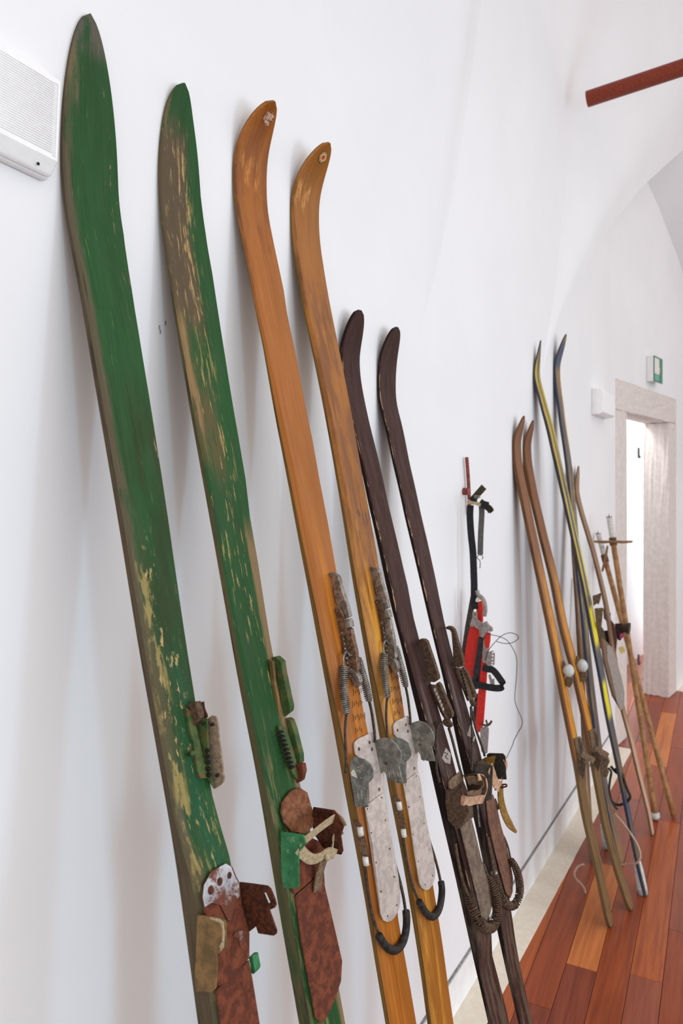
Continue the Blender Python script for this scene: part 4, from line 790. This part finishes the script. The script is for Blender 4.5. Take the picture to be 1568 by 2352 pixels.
sk11 = make_ski('11', 'brown ski hidden behind the blue and yellow ones, only slivers showing', [tn_face, tn_side], [('S', 1306, 1110), ('S', 1307, 1180), ('S', 1311, 1260), ('S', 1320, 1400), ('S', 1330, 1600), ('S', 1340, 1800), ('S', 1349, 1960)], (1315, 1071), .070, .012, tipL=.12, tb=3.27, tail=(1353, 1990), tailw=.7)
sk12 = make_ski('12', 'plain tan ski of the farther group, with a grey metal foot plate', [tn_face, tn_side], [('S', 1318.5, 1115), ('S', 1318, 1130), ('S', 1324, 1161), ('S', 1332, 1190), ('S', 1343.5, 1227), ('S', 1355, 1264), ('S', 1366, 1307), ('S', 1377, 1354), ('S', 1386.6, 1395), ('S', 1423, 1632), ('S', 1440, 1689), ('S', 1459.6, 1775), ('S', 1484.5, 1871)], (1331, 1069), .072, .012, tipL=.12, tb=3.68, tail=(1493, 1918), tailw=.7, wl=[(1100, .066), (1500, .060), (1700, .056), (1900, .05)])
sk10 = make_ski('10', 'ochre ski with a slate-blue tip and brown end, tallest of the farther group', [bl_face2, bl_side], [('S', 1271, 830), ('S', 1270, 850), ('S', 1271.6, 884), ('S', 1276.7, 918), ('S', 1284, 978), ('S', 1294.6, 1046), ('S', 1303, 1120), ('S', 1311, 1220), ('S', 1321, 1320), ('S', 1331, 1400), ('S', 1340, 1500), ('S', 1351, 1600), ('S', 1374, 1780), ('S', 1398, 1900)], (1303, 766), .076, .013, tipL=.14, tb=3.33, tail=(1420, 1987), tailw=.7)
sk9 = make_ski('9', 'blue and yellow streaked ski with a sharp tip and white tail cap', [bl_face, bl_side], [('S', 1221.5, 850), ('S', 1222, 865), ('S', 1230, 893), ('S', 1240, 935), ('S', 1253.7, 986), ('S', 1267, 1046), ('S', 1290, 1146), ('S', 1311, 1241), ('S', 1332, 1337), ('S', 1343, 1394), ('S', 1352, 1450), ('S', 1373, 1557), ('S', 1387, 1641), ('S', 1410, 1746), ('S', 1435, 1870), ('S', 1455, 1970)], (1244, 780), .076, .013, tipL=.22, tb=3.13, tail=(1477, 2060), tipP=1.15, wl=[(850, .084), (1400, .080), (1640, .078), (1746, .062), (1900, .045), (2000, .040)])
sk7 = make_ski('7', 'reddish brown ski turning orange below, leftmost of the farther group', [br_face, br_side], [('S', 1172.5, 1010), ('S', 1172, 1035), ('S', 1175, 1063), ('S', 1182, 1097), ('S', 1191, 1140), ('S', 1212, 1241), ('S', 1232, 1337), ('S', 1252, 1432.6), ('S', 1265, 1500), ('S', 1274, 1546), ('S', 1292, 1641), ('S', 1302, 1689), ('S', 1319, 1775), ('S', 1333, 1871), ('S', 1366, 2007), ('S', 1381, 2084)], (1207, 953), .078, .014, tipL=.13, tb=2.83, tail=(1392.5, 2136), tailw=.45, wl=[(950, .082), (1400, .084), (1700, .082), (1900, .078), (2000, .07)])
sk8 = make_ski('8', 'reddish brown ski turning orange below, second of the farther group', [br_face, br_side], [('S', 1196.5, 1018), ('S', 1196, 1035), ('S', 1199, 1063), ('S', 1206, 1097), ('S', 1214, 1140), ('S', 1238, 1241), ('S', 1262, 1337), ('S', 1280, 1433), ('S', 1297, 1500), ('S', 1311, 1546), ('S', 1332, 1641), ('S', 1343, 1690), ('S', 1358, 1775), ('S', 1381, 1900), ('S', 1403, 1982), ('S', 1418, 2032)], (1228, 963), .078, .014, tipL=.13, tb=2.98, tail=(1442, 2092), tailw=.45, wl=[(950, .082), (1400, .086), (1700, .084), (1900, .07)])
for q in (sk7, sk8, sk9, sk10, sk11, sk12): q.root['group'] = G; q.root['category'] = 'ski'; q.wb = q.w0
cU, cF, cT, cW = crop(1250, 1040, 5.345), crop(1230, 1450, 5.227), crop(1168, 1752, 3.92), crop(1250, 1400, 5.878)
grime = mottled('grimy_binding_metal', srgb(92, 76, 60), srgb(126, 108, 88), srgb(52, 40, 32), scale=70, rough=.7, metal=.2, bump=.6, t3=.56)
white_cap = mottled('pale_worn_cap', srgb(176, 182, 182), srgb(206, 208, 204), srgb(124, 116, 108), scale=60, rough=.5, t3=.6)
# front irons of 7 and 8
for s, dx, dy in ((sk7, 0, 0), (sk8, 166, -60)):
    plateU(s, 'front_iron', UU(s, cF, [(312+dx, 365+dy), (330+dx, 348+dy), (355+dx, 400+dy), (352+dx, 520+dy), (330+dx, 560+dy), (318+dx, 470+dy)], .045), .010, grime)
    bm = bmesh.new(); a, b = W(s, onU(s, *cF(368+dx, 405+dy), .058)), W(s, onU(s, *cF(412+dx, 545+dy), .058)); bm_tube(bm, cr([a, a.lerp(b, .5), b], 8), lambda t: .023*(math.sin(math.pi*(t*.86+.1)))**.5, 10); o = link('cheek_piece', bm, white_cap, s.root, smooth=True); o['label'] = 'pale grey rounded cheek piece'
    plateU(s, 'iron_base', UU(s, cF, [(350+dx, 560+dy), (400+dx, 540+dy), (440+dx, 560+dy), (440+dx, 620+dy), (405+dx, 680+dy), (350+dx, 650+dy)], .050), .016, grime)
    plateS(s, 'toe_plate', SS(s, cF, [(450+dx*1.1, 1290+dy*1.6), (520+dx*1.1, 1262+dy*1.6), (545+dx*1.1, 1310+dy*1.6), (600+dx, 1600+dy*1.6), (520+dx, 1640+dy*1.6)], .001), .005, grime)
    plateU(s, 'toe_iron', UU(s, cF, [(490+dx*1.15, 1330+dy*1.5), (520+dx*1.15, 1280+dy*1.5), (560+dx*1.15, 1350+dy*1.5), (560+dx*1.15, 1480+dy*1.5), (600+dx*1.15, 1540+dy*1.5), (560+dx*1.15, 1600+dy*1.5), (510+dx*1.15, 1560+dy*1.5), (492+dx*1.15, 1450+dy*1.5)], .062), .004, grime)
    plateU(s, 'toe_iron', UU(s, cF, [(495+dx*1.1, 1560+dy*1.6), (560+dx*1.1, 1540+dy*1.6), (600+dx*1.1, 1600+dy*1.6), (590+dx*1.1, 1690+dy*1.6), (565+dx*1.1, 1780+dy*1.6), (520+dx*1.1, 1700+dy*1.6)], -.006), .004, mottled('dark_toe_iron', srgb(58, 46, 36), srgb(88, 72, 54), scale=60, rough=.7))
    ribL(s, 'toe_strap', UV(s, cF, [(545+dx, 1470+dy, .012), (600+dx, 1500+dy, .03), (660+dx, 1530+dy, .06), (700+dx, 1560+dy, .078)]), (.3, -.3, 1), .022, .003, brn_lea)
# toe irons of 10 and 9 with the cable loop at the right
s = sk9
plateU(s, 'toe_iron', UU(s, cF, [(765, 1500), (800, 1490), (860, 1520), (880, 1580), (850, 1640), (870, 1700), (850, 1760), (780, 1740), (755, 1640)], -.03), .018, grime)
tubeL(s, 'cable_loop', [onU(s, *cF(x, y), .02) for x, y in ((900, 1620), (960, 1690), (1040, 1740), (1065, 1800), (1100, 1900), (1132, 1980), (1110, 2030), (1050, 2070), (980, 2085), (910, 2050))], .0055, blk)
tubeL(s, 'cable_loop', [onU(s, *cF(x, y), .0) for x, y in ((870, 1640), (905, 1690), (890, 1790), (880, 1900), (900, 2000), (940, 2090), (980, 2140))], .0045, blk)
tubeL(s, 'heel_lever', [onU(s, *cF(x, y), .03) for x, y in ((965, 1640), (1000, 1690), (1045, 1745))], .010, blk)
bm = bmesh.new(); a, b = onx(1463, 1975, s.X0(.1)+.02), onx(1476, 2052, s.X0(0)+.02); bm_tube(bm, [a, a.lerp(b, .3), a.lerp(b, .8), b], lambda t: .012+.008*min(1, t*2), 12); link('tail_cap', bm, white_cap, s.root, smooth=True)
# big binding and foot plate on the tan ski
s = sk12
plateS(s, 'foot_plate', SS(s, cF, [(845, 168), (908, 190), (960, 350), (1022, 560), (1056, 740), (1052, 900), (1010, 952), (965, 840), (905, 560), (855, 350)], .012), .004, mottled('grey_foot_plate', srgb(134, 124, 116), srgb(158, 148, 140), srgb(108, 98, 92), scale=40, rough=.6))
plateS(s, 'riser', SS(s, cF, [(770, 80), (850, 150), (910, 560), (1000, 930), (910, 775), (850, 560), (800, 350)], .001), .011, tn_side)
s = sk9
plateU(s, 'front_iron', UU(s, cU, [(588, 1758), (640, 1742), (692, 1720), (682, 1800), (662, 1862), (640, 1850), (600, 1882)], .06), .012, grime)
plateU(s, 'front_iron', UU(s, cW, [(672, -10), (785, -20), (775, 100), (762, 230), (740, 262), (700, 232)], .058), .014, grime)
s = sk12
plateU(s, 'upright_plate', UU(s, cW, [(672, 160), (762, 225), (800, 290), (835, 480), (795, 570), (735, 505), (690, 330)], -.004), .010, grime)
plateU(s, 'cheek_piece', UU(s, cW, [(790, -10), (860, -5), (892, 70), (872, 122), (835, 160), (800, 118)], .045), .010, grime)
plateU(s, 'strap_box', UU(s, cW, [(800, 292), (878, 280), (905, 400), (905, 492), (832, 474), (805, 442)], .02), .014, mottled('dark_box', srgb(44, 30, 24), srgb(66, 48, 38), scale=60, rough=.7))
plateU(s, 'leather_strap', UU(s, cW, [(846, 150), (900, 148), (940, 200), (977, 420), (962, 582), (920, 542), (888, 320)], .04), .008, mottled('oxblood_leather', srgb(82, 48, 46), srgb(108, 70, 64), srgb(48, 28, 24), scale=60, rough=.6))
plateU(s, 'toe_clamp', UU(s, cW, [(948, 195), (1045, 188), (1075, 260), (1062, 345), (1020, 422), (980, 402), (955, 300)], .075), .012, mottled('dark_clamp', srgb(40, 26, 24), srgb(62, 44, 38), scale=60, rough=.6))
bm = bmesh.new(); bm_tube(bm, [W(s, onU(s, *cW(1035, 245), .085)), W(s, onU(s, *cW(1085, 248), .085)), W(s, onU(s, *cW(1150, 260), .085))], lambda t: .016+.014*t, 12); link('clamp_knob', bm, mottled('dark_knob', srgb(46, 32, 26), srgb(84, 66, 54), scale=60, rough=.4), s.root, smooth=False)
plateU(s, 'pink_tape', UU(s, cW, [(1018, 328), (1066, 320), (1062, 372), (1030, 412), (1015, 380)], .070), .006, mottled('pink_tape', srgb(170, 56, 100), srgb(186, 80, 120), scale=50, rough=.6))
bm = bmesh.new(); c = UU(s, cF, [(985, 195), (1045, 178), (1082, 240), (1022, 270)], .092); bm_prism(bm, [W(s, l) for l in c], [W(s, (l[0], l[1]+.002, l[2])) for l in c]); o = link('paper_tag', bm, mottled('yellow_paper', srgb(214, 196, 124), srgb(226, 208, 140), scale=40, rough=.8), s.root)
# poles, upside down with their baskets at the top
bam = mottled('bamboo_brown', srgb(138, 96, 56), srgb(170, 126, 80), srgb(104, 70, 42), scale=14, rough=.5, t3=.6)
ferr = mottled('white_metal_ferrule', srgb(186, 180, 172), srgb(214, 208, 200), srgb(140, 132, 124), scale=60, rough=.5, t3=.62)
def pole(lab, top, ytop, bot, r, zb=0.0, basket=None, grip=None, via=None):
    T = ony(*top, ytop); B = onz(*bot, zb+.001)
    if grip is None: B = B+Vector((0, 0, .002))
    root = thing('ski_pole', lab, 'ski pole', (B.x, B.y, 0), G); d = (T-B).normalized()
    mid = [B, B.lerp(T, .3), B.lerp(T, .6), T] if via is None else [B]+[B.lerp(T, t)+Vector(o) for t, o in via]+[T]
    B2 = mid[0]+d*(r*abs(d.y)+.001); mid[0] = B2
    link('shaft', bm_tube(bmesh.new(), cr(mid, 16), r, 10), bam, root, smooth=True)
    L = (T-B).length
    if basket:
        link('ferrule', bm_tube(bmesh.new(), [T-d*.115, T-d*.10, T-d*.01, T], lambda t: r*1.05, 12), ferr, root, smooth=True)
        link('spike', bm_tube(bmesh.new(), [T-d*.005, T+d*.022], lambda t: .004*(1-t*.7), 6), iron, root)
        for k in range(4):
            a = k*math.pi/2+.4; o = Vector((math.cos(a), math.sin(a), 0))*r*.8; link('prong', bm_tube(bmesh.new(), [T+o-d*.003, T+o+d*.010], .003, 5), iron, root)
        c, nrm, rad = T-d*basket[0], Vector(basket[1]).normalized(), basket[2]; e1 = nrm.orthogonal().normalized(); e2 = nrm.cross(e1)
        ring = [c+(e1*math.cos(2*math.pi*i/28)+e2*math.sin(2*math.pi*i/28))*rad for i in range(29)]
        bk = link('basket_ring', bm_tube(bmesh.new(), ring, .0055, 7, cap=False), mottled('cane_ring', srgb(126, 92, 56), srgb(156, 118, 76), scale=40, rough=.6), root, smooth=True)
        for k in range(4):
            a = k*math.pi/2+.3; p = c+(e1*math.cos(a)+e2*math.sin(a))*rad; bmr = bm_ribbon(bmesh.new(), [p, c+(p-c)*.5-d*.004, c+(p-c).normalized()*r], d, .012, .003); link('basket_strap', bmr, brn_lea, root)
        link('leather_collar', bm_tube(bmesh.new(), [c-d*.02, c+d*.02], r*1.35, 10), mottled('collar_leather', srgb(84, 58, 40), srgb(110, 80, 56), scale=50, rough=.7), root)
    if grip: link('end_cap', bm_tube(bmesh.new(), [B2+d*.001, B2+d*.012, B2+d*grip], lambda t: r*1.25*(.8+.4*min(1, t*3)), 12), grip_m, root, smooth=True)
    return root
grip_m = white_cap
pole('brown pole crossing behind to the far right foot, its basket ring seen nearly edge-on', (1374, 1228), .835, (1548, 1879), .0135, basket=(.135, ray(1383, 1290).cross(Vector((ST, -CT, 0))*.21+Vector((0, 0, 1))), .068))
pole('upright brown pole whose basket ring shows as a level bar against the doorway', (1399, 1190), .755, (1506, 1884), .0140, basket=(.125, ray(1401, 1248).cross(Vector((ST, -CT, 0))), .092), grip=.03)
pole('pole hidden behind the brown skis, only its pale foot visible between them', (1322, 1330), .84, (1394, 1952), .0125, grip=.10)
# loose cords
def cord(lab, pts, r, m):
    P = [onx(px, py, x) for px, py, x in pts]; b = min(P, key=lambda p: p.z); P2 = cr(P, 40)
    o = link('cord', bm_tube(bmesh.new(), P2, r, 6), m, base=(b.x, b.y, b.z), smooth=True); tag(o, lab, 'cord', G); return o
cm = mottled('pale_cord', srgb(168, 140, 118), srgb(192, 166, 144), scale=60, rough=.8)
cord('thin pale cord hanging in a curl left of the farther skis', [(1341, 1985, 3.05), (1328, 1990, 3.04), (1319, 2004, 3.02), (1322, 2018, 3.02), (1334, 2030, 3.03), (1343, 2046, 3.04), (1341, 2062, 3.04), (1336, 2070, 3.03)], .0045, cm)
cord('thin pale cord looped around the white-capped tail', [(1411, 1868, 3.1), (1432, 1893, 3.08), (1450, 1918, 3.06), (1464, 1942, 3.05), (1470, 1966, 3.04), (1462, 1982, 3.04), (1444, 1984, 3.05), (1426, 1986, 3.06), (1410, 1983, 3.08)], .0045, cm)
# ---------------- hanging red frame and straps ----------------
cX, cY = crop(1020, 1020, 7.127), crop(1020, 1330, 6.355); XR = 2.185
redp = mottled('bright_red_paint', srgb(190, 34, 24), srgb(206, 46, 34), srgb(120, 26, 20), scale=40, rough=.5, t3=.70); blackp = mottled('black_rubber_bar', srgb(26, 24, 28), srgb(52, 48, 54), scale=30, rough=.4)
greym = mottled('grey_cast_metal', srgb(132, 122, 116), srgb(160, 150, 144), srgb(90, 80, 74), scale=60, rough=.55, metal=.2); web_b = mottled('black_webbing', (0.010, 0.010, 0.012), (0.022, 0.022, 0.026), scale=90, rough=.8)
base = onx(1095, 1745, XR); fr = thing('hanging_frame', 'red and black metal-bracketed frame hanging on the wall by a black strap', 'frame', tuple(base))
def prX(name, c, pts, x, th, m, parent=fr):
    P = [onx(*c(a, b), x) for a, b in pts]; P = [Vector((p.x, min(p.y, DW-.004), p.z)) for p in P]
    return bevel(link(name, bm_prism(bmesh.new(), P, [p+Vector((th, 0, 0)) for p in P]), m, parent), .001)
prX('back_board', cY, [(395, 180), (432, 330), (405, 500), (372, 700), (332, 860), (295, 1200), (245, 1180), (250, 1030), (300, 700), (362, 350)], XR+.03, .012, mottled('grey_black_board', srgb(58, 54, 48), srgb(84, 78, 70), srgb(130, 104, 80), scale=60, rough=.7, t3=.66))
prX('red_board', cY, [(375, 700), (430, 690), (510, 745), (500, 850), (460, 1150), (405, 1500), (420, 1620), (400, 1680), (300, 1480), (275, 1270), (290, 1160), (332, 860)], XR+.01, .012, redp)
prX('red_board', cY, [(480, 335), (540, 318), (556, 400), (550, 640), (470, 592), (465, 460)], XR+.012, .012, redp)
prX('rubber_bar', cY, [(505, 840), (572, 850), (562, 1000), (532, 1250), (505, 1600), (430, 1620), (400, 1520), (440, 1250), (480, 1000)], XR-.004, .020, blackp)
prX('rubber_bar', cY, [(440, 1680), (492, 1690), (462, 2100), (440, 2160), (415, 2000)], XR-.002, .014, blackp)
prX('red_board', cY, [(600, 782), (665, 790), (660, 900), (642, 1010), (620, 1240), (600, 1600), (562, 2100), (530, 2230), (475, 2250), (455, 2100), (482, 1750), (520, 1400), (560, 1000), (580, 880)], XR-.01, .010, redp)
prX('grey_bracket', cY, [(410, 480), (470, 490), (470, 592), (550, 650), (562, 750), (520, 840), (508, 745), (430, 692), (372, 697), (382, 620), (410, 560)], XR-.006, .010, greym)
prX('grey_bracket', cY, [(560, 640), (600, 620), (640, 680), (690, 720), (690, 770), (640, 770), (600, 800), (560, 860), (530, 840), (545, 740)], XR-.016, .014, greym)
prX('grey_sleeve', cY, [(570, 870), (590, 1000), (640, 1010), (620, 1240), (560, 1215), (555, 1100)], XR-.012, .008, greym)
pl = prX('perforated_lever', cY, [(650, 1062), (708, 1045), (736, 1090), (728, 1250), (692, 1286), (622, 1262), (608, 1200)], XR-.02, .004, greym)
for y in (1072, 1118, 1168, 1216, 1252): link('lever_hole', bm_disc(bmesh.new(), onx(*cY(710-(y-1072)*.06, y), XR-.0205), (1, 0, 0), .0026, .004), plaster, fr)
prX('small_lever', cY, [(640, 1400), (665, 1395), (690, 1470), (722, 1450), (728, 1610), (708, 1635), (690, 1600), (660, 1500)], XR-.015, .006, greym)
prX('end_plate', cQ, [(895, 1335), (965, 1320), (985, 1345), (982, 1420), (968, 1620), (945, 1632), (905, 1600), (890, 1480)], XR-.012, .008, greym)
tb_ = lambda c, pts, x: cr([onx(*c(a, b), x) for a, b in pts], 40)
link('ball_handle', bm_tube(bmesh.new(), tb_(cY, [(478, 165), (500, 230), (560, 285), (592, 360), (600, 450), (585, 540)], XR-.012), .0065, 9), greym, fr, smooth=True)
link('collar_ring', bm_tube(bmesh.new(), tb_(cY, [(480, 330), (485, 295), (520, 275), (560, 300)], XR-.006), .005, 8), porcelain, fr, smooth=True)
link('hook', bm_tube(bmesh.new(), tb_(cY, [(525, 2108), (580, 2132), (630, 2136), (665, 2110), (690, 2070)], XR-.014), .0035, 7), old_iron, fr, smooth=True); link('hook', bm_tube(bmesh.new(), tb_(cY, [(610, 2058), (622, 2100), (640, 2134)], XR-.014), .003, 7), old_iron, fr, smooth=True)
bmr = bm_ribbon(bmesh.new(), tb_(cY, [(560, 1290), (640, 1315), (700, 1325), (760, 1385), (820, 1470), (850, 1520), (830, 1585), (720, 1590), (560, 1560), (400, 1520)], XR-.02), (0.15, -.1, 1), .020, .003); link('carry_strap', bmr, web_b, fr)
bmr = bm_ribbon(bmesh.new(), tb_(cX, [(425, 1000), (420, 1200), (440, 1500), (470, 1800), (490, 2350)], XR+.01)+tb_(cY, [(436, 60), (436, 300), (450, 440)], XR+.01)[1:], (.3, -1, 0), .021, .003); link('hanging_strap', bmr, web_b, fr)
wire = [(650, 805), (820, 845), (930, 910), (1040, 1100), (1060, 1300), (1030, 1700), (1050, 1850), (1140, 2085), (1070, 2250), (1020, 2345)]
o = link('wire', bm_tube(bmesh.new(), tb_(cY, wire, XR-.02)+tb_(cQ, [(1260, 1520), (1185, 1680)], XR-.02)[1:], .0011, 5), blk, fr, smooth=True)
link('wire', bm_tube(bmesh.new(), tb_(cY, [(600, 1190), (640, 1050), (750, 910), (850, 820), (970, 785), (1075, 830), (1060, 890), (950, 940), (850, 935), (760, 910)], XR-.02), .0011, 5), blk, fr, smooth=True)
# bundle of buckled straps on its wall hook
hk = thing('strap_bundle', 'bundle of short buckled dark straps and one long grey strap on a wall hook', 'strap', tuple(onx(1102, 1305, 2.19)))
red_rod_m = mottled('oxide_red_rod', srgb(112, 44, 36), srgb(150, 74, 62), scale=60, rough=.5)
def rb(name, c, pts, x, wd, m, wdir=(.2, -1, 0), th=.003): return link(name, bm_ribbon(bmesh.new(), tb_(c, pts, x), wdir, wd, th), m, hk)
dkw = mottled('dark_olive_webbing', srgb(52, 44, 30), srgb(76, 64, 44), scale=80, rough=.8); grw = mottled('grey_webbing', srgb(74, 72, 70), srgb(98, 94, 90), scale=80, rough=.8)
rb('strap', cX, [(440, 930), (500, 870), (560, 800), (650, 700)], 2.185, .020, dkw, (0, -.7, -.7)); rb('strap', cX, [(585, 940), (660, 1000), (740, 1060), (765, 1110)], 2.18, .020, dkw, (0, -.6, .8))
rb('grey_strap', cX, [(608, 990), (612, 1150), (595, 1500), (588, 1810)], 2.19, .017, grw); rb('cord_tie', cX, [(380, 930), (440, 960), (520, 970), (600, 1000)], 2.178, .010, webbing, (0, 0, 1), .006)
rb('buckle_pad', cX, [(455, 920), (530, 905)], 2.178, .024, web_b, (0, 0, 1)); rb('buckle_pad', cX, [(620, 980), (720, 1010)], 2.174, .022, web_b, (0, 0, 1))
link('buckle', bm_tube(bmesh.new(), [onx(*cX(a, b), 2.176) for a, b in ((490, 850), (575, 850), (590, 870), (500, 880), (490, 850))], .0022, 6), steel, hk); link('buckle', bm_tube(bmesh.new(), [onx(*cX(a, b), 2.176) for a, b in ((730, 1070), (775, 1050), (800, 1080), (755, 1125), (730, 1070))], .0028, 6), blk, hk)
link('wire_ring', bm_tube(bmesh.new(), tb_(cX, [(615, 1890), (632, 1850), (610, 1822), (565, 1820), (537, 1850), (550, 1880), (580, 1905), (588, 1960), (582, 2035)], 2.19), .0013, 6), iron, hk, smooth=True)
rod = link('red_rod', bm_tube(bmesh.new(), cr([ony(*cX(a, b), DW-.012) for a, b in ((366, 218), (385, 450), (400, 700), (408, 900), (416, 1145))], 14), .0060, 8), red_rod_m, base=tuple(ony(*cX(416, 1145), DW-.012)), smooth=True); tag(rod, 'thin oxide-red rod standing on the wall above the buckled straps', 'rod')
bm = bm_disc(bmesh.new(), ony(*cX(358, 775), DW-.010), (0, 1, 0), .012, .018); tag(link('wall_hook', bm, red_rod_m, base=tuple(ony(*cX(358, 775), DW-.010)), smooth=False), 'small reddish hook head on the wall beside the thin rod', 'hook')
# ---------------- wall lamps, sign, tie rod ----------------
lampw = mottled('white_lamp_plastic', (0.80, 0.78, 0.77), (0.84, 0.82, 0.81), scale=20, rough=.4, bump=.02); lensm = mottled('ribbed_lens_plastic', (0.88, 0.87, 0.87), (0.91, 0.90, 0.90), srgb(170, 168, 176), scale=34, rough=.3, bump=.02, t3=.70)
YF = DW-.034; fb, ft = ony(131, 402, YF), ony(131, 158, YF)
def wall_lamp(name, lab, xr, zb, ln, hg, dp_, rot, ribs):
    root = thing(name, lab, 'lamp', (xr-ln/2, DW, zb)); M3 = Matrix.Rotation(rot, 3, 'Y'); org = Vector((xr, DW, zb))
    def bx(nm, x0, x1, y0, y1, z0, z1, m, bv, seg=3):
        bm = bmesh.new(); bm_box(bm, ((x0+x1)/2, (y0+y1)/2, (z0+z1)/2), x1-x0, y1-y0, z1-z0)
        for v_ in bm.verts: v_.co = org+M3 @ v_.co
        return bevel(link(nm, bm, m, root), bv, seg)
    bx('housing', -ln, 0, -dp_*.4, -.0005, 0, hg, lampw, .004)
    bm = bmesh.new(); pr = [(-dp_*.38, .002), (-dp_*.62, .002), (-dp_, .020 if ribs else .012), (-dp_, hg-.014), (-dp_*.75, hg-.003), (-dp_*.38, hg-.003)]
    bm_prism(bm, [(-ln+.002, y, z) for y, z in pr], [(-.0015, y, z) for y, z in pr])
    for v_ in bm.verts: v_.co = org+M3 @ v_.co
    bevel(link('lens', bm, lensm, root), .004, 3)
    if ribs:
        bm = bmesh.new(); n_ = 30
        for i in range(n_):
            z = .028+(hg-.050)*i/(n_-1); bm_tube(bm, [(-ln+.02, -dp_+.0002, z), (-.014, -dp_+.0002, z)], .0011, 6)
        for i in range(34): bm_tube(bm, [(-.013, -dp_+.0002, .026+(hg-.046)*i/33), (-.008, -dp_+.0002, .025+(hg-.046)*i/33)], .0012, 5)
        for v_ in bm.verts: v_.co = org+M3 @ v_.co
        tag(link('lens_ribs', bm, lensm, root, smooth=True), kind='stuff')
        bx('screw_mark', -.030, -.0272, -dp_*.86, -dp_*.80, .006, .0095, hole, .0002)
    return root
wall_lamp('wall_lamp', 'large white ribbed emergency wall lamp, cut by the left picture edge', ony(136, 300, YF).x, fb.z-.002, .30, ft.z-fb.z+.002, .034, math.radians(3.0), True)
b2 = ony(1358, 948, DW); t2 = ony(1358, 889, DW); wall_lamp('wall_lamp', 'small white emergency wall lamp beside the stone door frame', b2.x+.34, b2.z-.01, .34, t2.z-b2.z+.004, .062, 0, False)
q0, z0 = dq(1484, 877, 0); q1, z1 = dq(1504, 828, 0); z0 = dq(1487, 877)[1]; z1 = dq(1487, 819)[1]
sg = thing('exit_sign', 'green and white emergency exit sign above the stone doorway', 'sign', dp(q0, 0, z0)); gm = mottled('sign_green', srgb(10, 112, 84), srgb(16, 122, 92), scale=30, rough=.4); tm = mottled('sign_teal', srgb(90, 160, 140), srgb(110, 172, 152), scale=30, rough=.4)
def sgb(nm, a0, a1, c0, c1, o0, o1, m, par=sg): bm = bmesh.new(); dslab(bm, q0+(q1-q0)*a0, q0+(q1-q0)*a1, z0+(z1-z0)*c0, z0+(z1-z0)*c1, o0, o1); return link(nm, bm, m, par)
sgb('backing', 0, .3, 0, 1, -.045, -.002, lampw); sgb('panel', .02, 1, 0, 1, -.05, -.045, gm)
sgb('white_field', .06, .60, .30, .93, -.0512, -.050, porcelain); sgb('pictogram', .08, .56, .05, .27, -.0512, -.050, tm)
sgb('running_figure', .62, .66, .4, .6, -.0512, -.050, porcelain)
a = onbarrel(1399, 211); bx_ = onx(1568, 155, a.x); dirb = (bx_-a).normalized()
rb_ = 18.0*(a.x*CT+a.y*ST)/FPX; bm = bm_tube(bmesh.new(), [a-dirb*.10, a+dirb*2.1], rb_, 24); tag(bevel(link('tie_beam', bm, mottled('oxide_red_tie_beam', srgb(122, 46, 26), srgb(140, 58, 34), scale=50, rough=.5, bump=.2), base=tuple(a), smooth=True), .0004, 1), 'round oxide-red tie beam coming out of the vault top right', 'beam')
for px, py, lab in ((366, 752, 'upper tiny grey scuff of the close pair left of the second green ski'), (368, 762, 'lower tiny grey scuff of the close pair left of the second green ski'), (380, 742, 'tiny grey scuff touching the shadow of the second green ski')):
    c = ony(px, py, DW-.0002); tag(link('wall_mark', bm_box(bmesh.new(), c, .0035, .0006, .007), mottled('grey_scuff', srgb(150, 148, 156), srgb(170, 168, 176), scale=200, rough=.9), base=tuple(c)), lab, 'scuff', 'scuffs on the wall between the first two skis')
for o in bpy.data.objects:
    if 'base' in o: del o['base']
